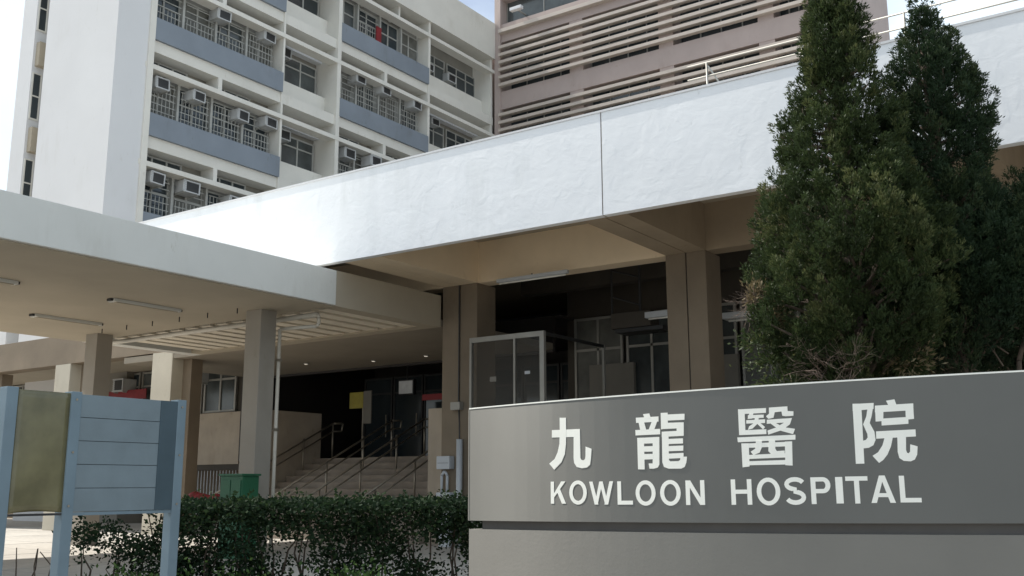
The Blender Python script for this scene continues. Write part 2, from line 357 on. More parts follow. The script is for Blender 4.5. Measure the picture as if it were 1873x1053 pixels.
for k in range(10):
    x = -40.6 + k * 1.62; f = MB()
    for a in (x, x + 0.75, x + 1.45): f.box(a, a + 0.07, 20.5, 20.58, 3.76, 5.28)
    for z in (3.76, 4.75, 5.2): f.box(x + 0.02, x + 1.5, 20.506, 20.574, z, z + 0.06)
    wf = f.build('window', M['alu'], wing)
    bx('pane', M['glass_lit'] if k % 2 else M['glass'], wf, x + 0.03, x + 1.48, 20.535, 20.55, 3.8, 5.22)
rb = MB()
for k in range(46): rb.tube((-27.4 + k*0.145, 20.42, 0.3), (-27.4 + k*0.145, 20.42, 1.97), 0.016, n=6)
rb.box(-27.5, -20.9, 20.40, 20.44, 1.0, 1.05)
rb.build('security_bars', M['paleplastic'], wing)

# ================================================================== canopy over the drive
can = thing('entrance_canopy', (-17, 8, 0.3), 'flat cream concrete drop-off canopy on square columns at left', 'canopy')
bx('roof_slab', M['canopy'], can, -21.05, -13.0, -3.0, 13.1, 4.775, 5.43, bevel=0.012)
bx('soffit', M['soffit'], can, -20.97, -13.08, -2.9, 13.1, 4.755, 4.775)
bx('edge_beam', M['soffit'], can, -13.36, -13.0, 13.1, 16.2, 4.76, 5.43)  # browner than the slab edge: shade under the fascia put into the colour
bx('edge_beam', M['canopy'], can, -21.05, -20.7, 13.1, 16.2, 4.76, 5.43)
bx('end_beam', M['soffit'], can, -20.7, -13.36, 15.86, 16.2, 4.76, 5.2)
bx('gap_shade_sheet', M['dimwall'], can, -20.7, -13.36, 13.1, 15.86, 5.0, 5.03)  # dark sheet added above the slats so their gaps look shaded
x = -13.62; sl0 = None
while x > -20.6:
    if sl0 is None: sl0 = bx('deck_slat', M['slat'], can, x - 0.16, x + 0.16, 13.42, 15.86, 4.80, 4.98); xs = x
    else: clone(sl0, can, (x - xs, 0, 0))
    x -= 0.5
for x0 in (-14.74, -19.93):
    for y0 in (12.49, 4.4, -2.6):
        bx('column', M['ccol'], can, x0, x0 + 0.42, y0, y0 + 0.38, 0.30, 4.755, bevel=0.012)
hk = MB()
for k in range(6): hk.tube((-18.9 + k*0.85, 12.2, 4.755), (-18.9 + k*0.85, 12.2, 4.66), 0.012, n=6)
hk.build('hook', M['dark'], can)
# cream rainwater pipe under the canopy edge and down the near column
pp = thing('rainwater_pipe', (-14.27, 12.92, 0.3), 'cream rainwater pipe running under the canopy and down its near column', 'pipe')
MB().path([(-20.3, 13.25, 4.68), (-13.62, 13.25, 4.68)], 0.05, 10).build('gutter_pipe', M['pipe'], pp, smooth=True)
MB().path([(-13.62, 13.25, 4.70), (-13.58, 13.25, 4.62), (-13.58, 13.25, 4.50), (-13.64, 13.25, 4.46), (-14.27, 12.92, 4.42)], 0.034, 10).build('elbow', M['pipe'], pp, smooth=True)
MB().path([(-14.27, 12.92, 4.42), (-14.27, 12.92, 0.3)], 0.034, 10).build('downpipe', M['pipe'], pp, smooth=True)
cl = MB()
for z in (1.2, 2.5, 3.8): cl.box(-14.315, -14.225, 12.875, 12.965, z, z + 0.05)
cl.build('pipe_clip', M['steel'], pp)
for (x, y0, lab) in ((-18.3, 10.33, 'slim ceiling light on the canopy soffit, nearest the far columns'), (-15.66, 10.24, 'slim ceiling light on the canopy soffit, middle one of three'), (-15.6, 7.05, 'slim ceiling light on canopy soffit cut by the left edge of view')):
    t = thing('ceiling_light', (x, y0 + 0.7, 4.66), lab, 'light fitting', 'slim ceiling lights under the canopy')
    bx('casing', M['canopy'], t, x - 0.10, x + 0.10, y0, y0 + 1.41, 4.70, 4.755, bevel=0.008)
    bx('diffuser', M['soffit'], t, x - 0.075, x + 0.075, y0 + 0.06, y0 + 1.35, 4.685, 4.70)
    for e in (y0 - 0.05, y0 + 1.41): bx('end_cap', M['dark'], t, x - 0.06, x + 0.06, e, e + 0.05, 4.71, 4.75)

# ================================================================== entrance stairs and rails
st = thing('entrance_stairs', (-17, 18.4, 0.3), 'broad stone stairs rising to the dark hospital entrance', 'stairs')
N, RS, TR, Y0 = 12, 1.94 / 12, 0.32, 16.5
for k in range(N):
    bx('step', M['step'], st, -20.58, -13.0 if k > 2 else -13.76, Y0 + k*TR, Y0 + (k+1)*TR + (0.02 if k < N-1 else 0.0), 0.30 + (k*RS if k else 0), 0.30 + (k+1)*RS, bevel=0.012)
def zst(y): return 0.30 + max(0, min(N, (y - Y0) / TR)) * RS
rl = [(-20.3, 'metal stair handrail fixed along the left stair wall'), (-18.1, 'second metal stair handrail from the left stair wall'),
      (-16.96, 'metal stair handrail third from the left stair wall'), (-15.25, 'rightmost metal stair handrail, next to the tan end wall')]
for x, lab in rl:
    t = thing('stair_handrail', (x, Y0 + 0.2, 0.3), lab, 'handrail', 'handrails on the entrance stairs')
    for k, yy in enumerate((16.75, 18.1, 19.4, 20.5)):
        z = zst(yy) if yy < 20.34 else 2.24
        MB().tube((x, yy, z), (x, yy, z + 1.0), 0.024, n=8).build('post', M['steel'], t, smooth=True)
    e0 = Vector((x, 16.35, 1.24)); e1 = Vector((x, 20.5, 3.22))
    MB().path([(x, 16.35, 1.02), (x, 16.22, 1.05), (x, 16.18, 1.13), (x, 16.22, 1.21), e0, e1, (x, 20.85, 3.24)], 0.026, 8).build('top_rail', M['steel'], t, smooth=True)
    MB().path([(x, 16.35, 1.02), (x, 20.5, 3.0), (x, 20.85, 3.02), (x, 20.9, 3.24)], 0.022, 8).build('lower_rail', M['steel'], t, smooth=True)

# ================================================================== ward block
ward = thing('ward_block', (-33, 30, 0.0), 'tall white ward block with blue balcony panels and barred windows', 'building')
bx('core_wall', M['white'], ward, -36, -31.2, 20.25, 42.38, 0, 26.2)
bx('end_wall', M['white'], ward, -34.1, -29.62, 18.8, 20.25, 5.46, 27.0)
bx('end_wall', M['white'], ward, -35.9, -34.95, 18.8, 20.25, 5.46, 27.0)
bx('recess_wall', M['frame_white'], ward, -34.95, -34.1, 19.55, 20.25, 5.46, 27.0)
for z in (8.2, 11.6, 15.0, 18.55, 22.0):     # slit windows in the side of the recess
    f = MB()
    for a in (18.84, 19.16): f.box(-34.95, -34.90, a, a + 0.05, z, z + 1.85)
    for b in (z, z + 0.9, z + 1.80): f.box(-34.946, -34.904, 18.89, 19.16, b, b + 0.05)
    wf = f.build('stair_window', M['frame_white'], ward)
    bx('pane', M['glass'], wf, -34.948, -34.925, 18.86, 19.19, z + 0.02, z + 1.83)
    bx('recess_panel', M['soffit'], ward, -34.95, -34.70, 18.9, 19.55, z + 2.1, z + 3.05)
# lower storeys, hidden behind the podium
bx('lower_wall', M['backwall'], ward, -31.2, -29.75, 20.25, 41.3, 0, 8.4)
PS = [10.05, 13.70, 17.33, 20.87]; TOP = 24.52
BAYS = [('A', 20.32, 26.40), ('B', 26.50, 29.50), ('C', 29.72, 35.76), ('D', 35.92, 41.25)]
bx('roof_parapet', M['frame_white'], ward, -31.2, -29.55, 20.25, 41.29, 24.19, 26.25)
for p in PS + [TOP]:
    if p != TOP: bx('floor_slab', M['frame_white'], ward, -31.2, -29.72, 20.25, 41.3, p - 0.44, p)
    bx('sunshade_ledge', M['frame_white'], ward, -30.12, -29.60, 20.0, 41.3, p - 1.15, p - 0.97)
for y0, y1, x1 in ((20.06, 20.30, -29.56), (26.40, 26.50, -29.66), (29.50, 29.72, -29.62), (35.76, 35.92, -29.66), (41.12, 41.3, -29.75)):
    bx('fin', M['frame_white'], ward, -31.2, x1, y0, y1, 8.4, 24.19)
def window(y0, y1, z0, z1, X, n, bars, glass, transom=None):
    f = MB(); w_ = (y1 - y0) / n
    for k in range(n + 1):
        a = y0 + k*w_; f.box(X, X + 0.08, a - 0.035, a + 0.035, z0, z1)
    hz = [z0, z1 - 0.06] + ([transom] if transom else [])
    for z in hz: f.box(X + 0.004, X + 0.074, y0 + 0.035, y1 - 0.035, z, z + 0.06)
    wf = f.build('window', M['grille'], ward)
    bx('pane', glass, wf, X + 0.03, X + 0.04, y0, y1, z0, z1)
    if bars:
        g = MB(); X2 = X + 0.24
        for z in np.linspace(z0 + 0.06, z1 - 0.25, 6): g.box(X2, X2 + 0.03, y0 + 0.06, y1 - 0.06, z, z + 0.028)
        yy = y0 + 0.10
        while yy < y1 - 0.05:
            g.box(X2 + 0.004, X2 + 0.026, yy, yy + 0.022, z0, z0 + (z1 - z0) * (0.5 if bars == 1 else 0.86)); yy += 0.165
        for q_ in (y0 + 0.07, y1 - 0.1): g.box(X, X2 + 0.03, q_, q_ + 0.03, z0 + 0.05, z0 + 0.08)
        g.build('grille', M['grille'], wf)
    return wf
wr = random.Random(3)
for p in PS + [TOP]:
    top = p == TOP
    for b, y0, y1 in BAYS:
        z0, z1 = p - 2.78, p - 1.15
        if b in 'AC':
            if not top: bx('balcony_panel', M['blue'], ward, -29.92, -29.60, y0 + (0.0 if b == 'A' else -0.02), y1 + 0.02, p, p + 0.84)
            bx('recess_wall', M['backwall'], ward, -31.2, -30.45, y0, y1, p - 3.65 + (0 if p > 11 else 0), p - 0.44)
            if not top: bx('cell_post', M['frame_white'], ward, -30.45, -29.70, (y0+y1)/2 - 0.09, (y0+y1)/2 + 0.09, p - 0.97, p - 0.44)
            else:
                for q_ in (0.33, 0.66): bx('cell_post', M['frame_white'], ward, -30.45, -29.80, y0 + (y1-y0)*q_ - 0.06, y0 + (y1-y0)*q_ + 0.06, p - 0.97, p - 0.33)
            if p > 10.5:
                wd = (y1 - y0) / 4
                for k in range(4):
                    window(y0 + k*wd + 0.06, y0 + (k+1)*wd - 0.06, z0 + 0.02, z1, -30.40, 2, 0 if (top and k != 1) else wr.choice((1, 1, 2)),
                           wr.choice((M['glass'], M['glass'], M['glass_lit'], M['curtain'])), transom=z0 + 0.95)
                    bx('mullion', M['grille'], ward, -30.45, -30.12, y0 + (k+1)*wd - 0.05, y0 + (k+1)*wd + 0.05, z0, z1) if k < 3 else None
                for k in range(2):
                    h = (y1 - y0) / 2; ya = y0 + k*h + 0.1; window(ya, ya + h*0.62, p - 0.94, p - 0.47, -30.42, 3, 0, M['glass'])
        else:
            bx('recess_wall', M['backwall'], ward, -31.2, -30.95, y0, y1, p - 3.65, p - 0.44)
            bx('sill_wall', M['frame_white'], ward, -30.95, -30.35, y0, y1, p - 3.64 + (0.0 if p > 11 else 0), p - 2.62)
            bx('upper_panel', M['white'], ward, -30.94, -30.6, y0, y1, p - 0.95, p - 0.45) if not top else None
            if p > 10.5:
                n = 1 if b == 'B' else 2; wd = (y1 - y0) / n
                for k in range(n):
                    window(y0 + k*wd + 0.12, y0 + (k+1)*wd - 0.12, p - 2.60, p - 1.18, -30.90, 3, 0, wr.choice((M['glass'], M['glass_lit'])), transom=p - 1.65)
# window air conditioners: one built, the rest copied
def make_ac():
    t = thing('air_conditioner', (-30.0, 0, 0), '', 'air conditioner', 'window air conditioners on the ward block')
    b = MB().box(-30.30, -29.68, -0.33, 0.33, 0.0, 0.44).build('casing', M['ac'], t, bevel=0.02)
    MB().box(-29.678, -29.668, -0.20, 0.28, 0.05, 0.39).build('condenser_grille', M['dark'], b)
    s_ = MB()
    for k in range(5): s_.box(-29.685, -29.655, -0.31, -0.22, 0.06 + k*0.07, 0.09 + k*0.07)
    s_.box(-29.69, -29.65, -0.335, 0.335, 0.40, 0.445); s_.box(-29.69, -29.65, -0.335, 0.335, -0.005, 0.04); s_.box(-29.69, -29.65, 0.285, 0.335, 0.04, 0.40)
    s_.build('front_frame', M['ac'], b)
    for y in (-0.27, 0.27): MB().prism([(-29.7, -0.004), (-30.35, -0.004), (-30.35, -0.42), (-30.31, -0.42), (-30.31, -0.07), (-29.7, -0.04)], 'y', y - 0.018, y + 0.018).build('bracket', M['grille'], t)
    return t
ac0 = make_ac()
def ctree(src, parent):
    c = src.copy(); COL.objects.link(c); c.parent = parent
    for ch in src.children: ctree(ch, c)
    return c
FLOORN = {0: 'lowest visible floor', 1: 'second visible floor from below', 2: 'third visible floor from below', 3: 'top floor'}
ACS = [('A', 1, (20.9, 22.45, 24.6, 26.0), 1), ('A', 0, (20.85, 22.35, 24.4), 1), ('A', 2, (23.4, 25.75), 1), ('B', 1, (27.3,), 0), ('B', 2, (27.2,), 0),
       ('C', 2, (31.2, 32.85, 35.0), 1), ('C', 1, (30.6, 32.1, 33.9), 1), ('D', 3, (36.9, 38.7), 0), ('D', 2, (37.4,), 0)]
BN = {'A': 'left balcony bay', 'B': 'narrow recessed bay', 'C': 'right balcony bay', 'D': 'bay beside the louvred block'}
ORD = ['first', 'second', 'third', 'fourth']; first = True
for b, fl, ys, bal in ACS:
    zb = {0: 12.0, 1: 15.65, 2: 19.35, 3: 22.2}[fl]
    for k, y in enumerate(ys):
        t = ac0 if first else ctree(ac0, None); first = False
        jit = wr.uniform(-0.06, 0.06)
        t.location = (-30.0 + (0 if bal else -0.75) + wr.uniform(-0.12, 0.08), y, zb + jit)
        t.rotation_euler = (wr.uniform(-0.03, 0.03), wr.uniform(-0.02, 0.05), wr.uniform(-0.07, 0.07)); sc_ = wr.uniform(0.86, 1.06); t.scale = (sc_, sc_*wr.uniform(0.92, 1.06), sc_*wr.uniform(0.94, 1.08))
        t['label'] = f'{ORD[k] + " " if len(ys) > 1 else ""}window air conditioner {"from left " if len(ys) > 1 else ""}in the {BN[b]}, {FLOORN[fl]}'
tag(bx('red_cloth', M['red'], None, -30.10, -30.06, 32.4, 32.75, 21.9, 22.75), 'red cloth hung behind a top floor window of the ward block', 'cloth')

# ================================================================== louvred block
lou = thing('louvred_block', (-20, 44, 0.0), 'pinkish brown block with long horizontal louvre slats', 'building')
bx('core_wall', M['pink'], lou, -29.6, -11.95, 42.6, 54, 0, 36)
bx('rear_wall', M['pink'], lou, -36, -29.61, 42.4, 54, 0, 25)
bx('corner_pier', M['pink'], lou, -29.6, -29.22, 41.3, 42.6, 0, 36)
bx('corner_pier', M['pink'], lou, -12.3, -11.95, 41.4, 42.6, 0, 36)
OPEN = [(10.71, 13.55), (14.56, 17.40), (18.41, 21.25), (22.26, 25.10)]
zp = 6.0
for a, b in OPEN:
    bx('spandrel', M['pink'], lou, -29.22, -12.3, 41.4, 42.6, zp, a); zp = b
bx('spandrel', M['pink'], lou, -29.22, -12.3, 41.4, 42.6, 25.10, 26.15)
bx('spandrel', M['pink'], lou, -29.22, -12.3, 41.4, 42.6, 27.6, 36)
bx('sloping_hood', M['pinkslat'], lou, -29.22, -12.3, 41.1, 41.4, 25.55, 25.75)
PIL = [(-24.92, -24.13), (-19.85, -19.1), (-14.85, -14.1)]
for a, b in OPEN:
    for x0, x1 in PIL: bx('pilaster', M['pink'], lou, x0, x1, 41.42, 42.3, a, b)
    xs_ = [-29.22] + [q for pr in PIL for q in pr] + [-12.3]
    for x0, x1 in zip(xs_[0::2], xs_[1::2]):
        f = MB(); n = 4; w_ = (x1 - x0) / n
        for k in range(n + 1): f.box(x0 + k*w_ - 0.03, x0 + k*w_ + 0.03, 42.28, 42.36, a, b)
        for z in (a, (a + b)/2, b - 0.06): f.box(x0, x1, 42.285, 42.355, z, z + 0.06)
        wf = f.build('window', M['alu'], lou)
        bx('pane', M['glass'], wf, x0, x1, 42.32, 42.33, a, b)
s0 = None
for a, b in OPEN[1:]:
    for k in range(6):
        z = b - 0.47 - k*0.43
        if s0 is None: s0 = MB().prism([(41.10, z), (41.44, z + 0.03), (41.44, z + 0.17), (41.10, z + 0.16)], 'x', -29.22, -11.98).build('louvre_slat', M['pinkslat'], lou); z00 = z
        else: clone(s0, lou, (0, 0, z - z00))
wf = MB()
for k in range(8): wf.box(-29.2 + k*2.4, -29.14 + k*2.4, 41.9, 41.98, 26.15, 27.6)
wf = wf.build('window', M['alu'], lou); bx('pane', M['glass_lit'], wf, -29.2, -12.3, 41.93, 41.94, 26.15, 27.6)
t = thing('floodlight', (-27.95, 41.2, 26.5), 'white bracket lamp high on the louvred block', 'light fitting')
bx('lamp_head', M['white'], t, -28.33, -27.6, 40.9, 41.15, 26.50, 26.68, bevel=0.02); bx('arm', M['grille'], t, -28.0, -27.93, 41.15, 41.95, 26.55, 26.62)
t = thing('vent_pipe', (-11.85, 41.2, 6.8), 'white vent pipe at the right corner of the louvred block', 'pipe')
MB().tube((-11.86, 41.2, 6.8), (-11.86, 41.2, 23.4), 0.09, n=8).build('pipe', M['white'], t, smooth=True)
MB().path([(-11.86, 41.2, 21.4), (-12.3, 41.1, 22.3), (-12.7, 41.05, 22.9)], 0.05, 6).build('brace', M['twig'], t)

# ================================================================== railing on the podium roof
rr = thing('roof_railing', (-3, 13.5, 7.0), 'thin pipe railing along the podium roof edge', 'railing')
MB().tube((-6.0, 13.5, 7.84), (9, 13.5, 7.80), 0.013, n=8).build('rail', M['alu'], rr, smooth=True)
MB().tube((-6.0, 13.5, 7.62), (9, 13.5, 7.60), 0.013, n=8).build('rail', M['alu'], rr, smooth=True)
for x in (-5.68, -4.2, -2.78, -1.3, 0.2, 1.7, 3.2):
    MB().tube((x, 13.5, 6.8), (x, 13.5, 7.84), 0.016, n=8).build('post', M['alu'], rr, smooth=True)
MB().tube((-5.66, 13.5, 7.78), (-5.25, 13.62, 7.0), 0.014, n=6).build('stay', M['grille'], rr)

# ================================================================== street sign on a curved plinth
SA, SK, SX, SY, SH, SZT, STILT, SGAP = -0.1792, 0.0893, -5.5249, 7.3187, 0.993, 2.1837, 0.0117, 0.0747
def arc(u, v, d=0.0):
    """u along the curved face, v below its top edge, d out of the face towards the street"""
    a = SA + SK*u
    x = SX + (math.sin(a) - math.sin(SA)) / SK; y = SY - (math.cos(a) - math.cos(SA)) / SK
    return (x + math.sin(a)*d, y - math.cos(a)*d, SZT + STILT*u + v)
sign = thing('hospital_sign', (*arc(3.0, 0)[:2], 0.0), 'long curved grey metal hospital name sign with cream raised characters', 'sign')
def curved(name, m, u0, u1, v0, v1, d0, d1, n=44, zfix=None):
    g = MB()
    for k in range(n + 1):
        u = u0 + (u1 - u0)*k/n
        for v, d in ((v0, d1), (v1, d1), (v1, d0), (v0, d0)):
            p = arc(u, v, d); g.v.append(p if not (zfix is not None and v == v0) else (p[0], p[1], zfix))
    for k in range(n):
        for j in range(4): a = 4*k + j; b = 4*k + (j+1) % 4; g.f.append((a, b, b + 4, a + 4))
    g.f += [(0, 1, 2, 3), tuple(4*n + j for j in (3, 2, 1, 0))]
    ob = g.build(name, m, sign); uvl = ob.data.uv_layers.new(name='grain')
    for lp in ob.data.loops: uvl.data[lp.index].uv = ((lp.vertex_index // 4) / n, 0.1 if lp.vertex_index % 4 in (0, 3) else 0.9)
    return ob
UE = 6.2
curved('name_panel', M['signface'], 0, UE, -SH, 0, -0.30, 0)
curved('panel_edge', M['letter'], -0.004, UE, -0.004, 0.007, -0.302, 0.003)
curved('panel_edge', M['signbase'], -0.012, 0.0, -SH, -0.005, -0.3, 0.002, n=2)
curved('shadow_gap', M['signdark'], 0.10, UE - 0.1, -SH - SGAP, -SH, -0.24, -0.07)
curved('plinth', M['signbase'], 0, UE, -2.25, -SH - SGAP, -0.34, 0.0, zfix=0.0)
GLYPH={
 'jiu': [[[1.064,-0.142],[1.129,-0.145],[1.129,-0.259],[1.125,-0.363],[1.112,-0.447],[1.076,-0.511],[1.001,-0.57],[0.949,-0.519],[1.007,-0.481],[1.039,-0.425],[1.058,-0.36],[1.064,-0.256]],[[0.981,-0.241],[1.269,-0.245],[1.268,-0.309],[0.98,-0.303]],[[1.207,-0.246],[1.269,-0.247],[1.27,-0.48],[1.279,-0.497],[1.298,-0.502],[1.316,-0.492],[1.321,-0.463],[1.323,-0.391],[1.381,-0.411],[1.374,-0.483],[1.364,-0.538],[1.334,-0.56],[1.283,-0.565],[1.232,-0.553],[1.207,-0.52],[1.202,-0.478]]] ,
 'long': [[[1.867,-0.157],[1.923,-0.154],[1.936,-0.193],[1.881,-0.193]],[[1.802,-0.182],[2.002,-0.182],[2.001,-0.222],[1.804,-0.223]],[[1.825,-0.219],[1.875,-0.222],[1.892,-0.283],[1.84,-0.285]],[[1.941,-0.223],[1.989,-0.221],[1.961,-0.285],[1.913,-0.282]],[[1.795,-0.279],[2.013,-0.279],[2.012,-0.321],[1.796,-0.321]],[[1.81,-0.341],[1.869,-0.341],[1.868,-0.588],[1.81,-0.586]],[[1.947,-0.341],[2.004,-0.341],[1.997,-0.554],[1.983,-0.576],[1.948,-0.584],[1.911,-0.583],[1.905,-0.543],[1.94,-0.544]],[[1.811,-0.342],[2.003,-0.341],[2.002,-0.389],[1.81,-0.387]],[[1.864,-0.409],[1.949,-0.41],[1.948,-0.452],[1.863,-0.451]],[[1.862,-0.469],[1.947,-0.47],[1.946,-0.511],[1.861,-0.512]],[[2.023,-0.156],[2.082,-0.157],[2.081,-0.276],[2.022,-0.284]],[[2.079,-0.171],[2.224,-0.173],[2.222,-0.219],[2.077,-0.218]],[[2.026,-0.234],[2.214,-0.238],[2.212,-0.282],[2.024,-0.282]],[[2.156,-0.237],[2.215,-0.239],[2.211,-0.339],[2.152,-0.342]],[[2.027,-0.302],[2.21,-0.301],[2.209,-0.341],[2.026,-0.342]],[[2.028,-0.304],[2.084,-0.307],[2.08,-0.521],[2.092,-0.532],[2.159,-0.532],[2.174,-0.524],[2.179,-0.5],[2.232,-0.5],[2.225,-0.543],[2.21,-0.577],[2.181,-0.589],[2.076,-0.587],[2.037,-0.573],[2.024,-0.537]],[[2.081,-0.36],[2.204,-0.36],[2.203,-0.399],[2.08,-0.399]],[[2.079,-0.415],[2.205,-0.415],[2.203,-0.454],[2.078,-0.454]],[[2.077,-0.473],[2.204,-0.471],[2.203,-0.509],[2.075,-0.511]]] ,
 'yi': [[[2.654,-0.162],[2.704,-0.165],[2.703,-0.352],[2.654,-0.352]],[[2.656,-0.163],[2.867,-0.164],[2.865,-0.199],[2.654,-0.199]],[[2.655,-0.319],[2.861,-0.319],[2.86,-0.354],[2.654,-0.354]],[[2.74,-0.197],[2.77,-0.198],[2.759,-0.236],[2.724,-0.237]],[[2.728,-0.21],[2.847,-0.211],[2.846,-0.234],[2.727,-0.234]],[[2.714,-0.246],[2.856,-0.246],[2.854,-0.273],[2.713,-0.271]],[[2.78,-0.231],[2.809,-0.232],[2.803,-0.271],[2.758,-0.31],[2.723,-0.317],[2.733,-0.293],[2.772,-0.269]],[[2.791,-0.272],[2.816,-0.269],[2.853,-0.303],[2.837,-0.319]],[[2.889,-0.162],[3.025,-0.16],[3.025,-0.194],[3.067,-0.198],[3.065,-0.23],[3.008,-0.231],[2.985,-0.226],[2.98,-0.195],[2.93,-0.198],[2.919,-0.237],[2.88,-0.244],[2.864,-0.224],[2.888,-0.206]],[[2.869,-0.25],[3.052,-0.246],[3.043,-0.275],[2.867,-0.28]],[[2.892,-0.276],[2.932,-0.276],[2.989,-0.309],[3.071,-0.325],[3.055,-0.362],[2.962,-0.333]],[[3.004,-0.271],[3.053,-0.248],[3.036,-0.291],[2.979,-0.329],[2.874,-0.359],[2.87,-0.329],[2.937,-0.309]],[[2.639,-0.371],[3.072,-0.367],[3.07,-0.402],[2.642,-0.406]],[[2.668,-0.416],[2.724,-0.417],[2.722,-0.586],[2.669,-0.591]],[[2.993,-0.414],[3.045,-0.414],[3.039,-0.587],[2.987,-0.583]],[[2.669,-0.418],[3.045,-0.416],[3.043,-0.448],[2.668,-0.45]],[[2.78,-0.4],[2.824,-0.4],[2.821,-0.451],[2.802,-0.488],[2.755,-0.504],[2.736,-0.479],[2.771,-0.458]],[[2.876,-0.398],[2.922,-0.4],[2.92,-0.462],[2.93,-0.48],[2.988,-0.478],[2.986,-0.5],[2.888,-0.502],[2.868,-0.478]],[[2.723,-0.502],[2.992,-0.497],[2.99,-0.528],[2.721,-0.531]],[[2.721,-0.548],[2.989,-0.546],[2.987,-0.578],[2.719,-0.577]]] ,
 'yuan': [[[3.484,-0.165],[3.543,-0.167],[3.536,-0.585],[3.479,-0.585]],[[3.484,-0.167],[3.627,-0.166],[3.623,-0.208],[3.482,-0.216]],[[3.582,-0.208],[3.627,-0.169],[3.607,-0.257],[3.591,-0.305],[3.618,-0.367],[3.622,-0.424],[3.605,-0.46],[3.573,-0.477],[3.535,-0.48],[3.536,-0.427],[3.557,-0.422],[3.57,-0.406],[3.57,-0.381],[3.546,-0.313],[3.571,-0.259]],[[3.71,-0.155],[3.766,-0.148],[3.777,-0.19],[3.726,-0.194]],[[3.634,-0.186],[3.886,-0.182],[3.884,-0.229],[3.631,-0.233]],[[3.635,-0.188],[3.69,-0.195],[3.682,-0.295],[3.631,-0.297]],[[3.834,-0.186],[3.885,-0.184],[3.883,-0.289],[3.83,-0.292]],[[3.671,-0.278],[3.847,-0.274],[3.845,-0.321],[3.669,-0.326]],[[3.629,-0.365],[3.887,-0.361],[3.886,-0.409],[3.627,-0.416]],[[3.682,-0.412],[3.736,-0.411],[3.72,-0.471],[3.693,-0.527],[3.663,-0.563],[3.634,-0.583],[3.594,-0.533],[3.633,-0.509],[3.665,-0.462]],[[3.766,-0.41],[3.822,-0.41],[3.816,-0.498],[3.821,-0.518],[3.831,-0.522],[3.841,-0.511],[3.846,-0.461],[3.892,-0.477],[3.885,-0.532],[3.868,-0.565],[3.841,-0.577],[3.796,-0.573],[3.769,-0.553],[3.761,-0.512]]] ,
}
LETTERS=[
('K', 0.962, 1.118, -0.848, -0.668) ,
('O', 1.153, 1.327, -0.856, -0.662) ,
('W', 1.352, 1.579, -0.856, -0.674) ,
('L', 1.618, 1.756, -0.857, -0.676) ,
('O', 1.782, 1.957, -0.866, -0.672) ,
('O', 1.996, 2.169, -0.867, -0.673) ,
('N', 2.211, 2.364, -0.862, -0.679) ,
('H', 2.572, 2.729, -0.862, -0.678) ,
('O', 2.766, 2.94, -0.868, -0.669) ,
('S', 2.97, 3.123, -0.864, -0.67) ,
('P', 3.159, 3.296, -0.86, -0.673) ,
('I', 3.331, 3.38, -0.857, -0.674) ,
('T', 3.4, 3.549, -0.858, -0.672) ,
('A', 3.565, 3.725, -0.855, -0.669) ,
('L', 3.755, 3.89, -0.853, -0.673) ,
]

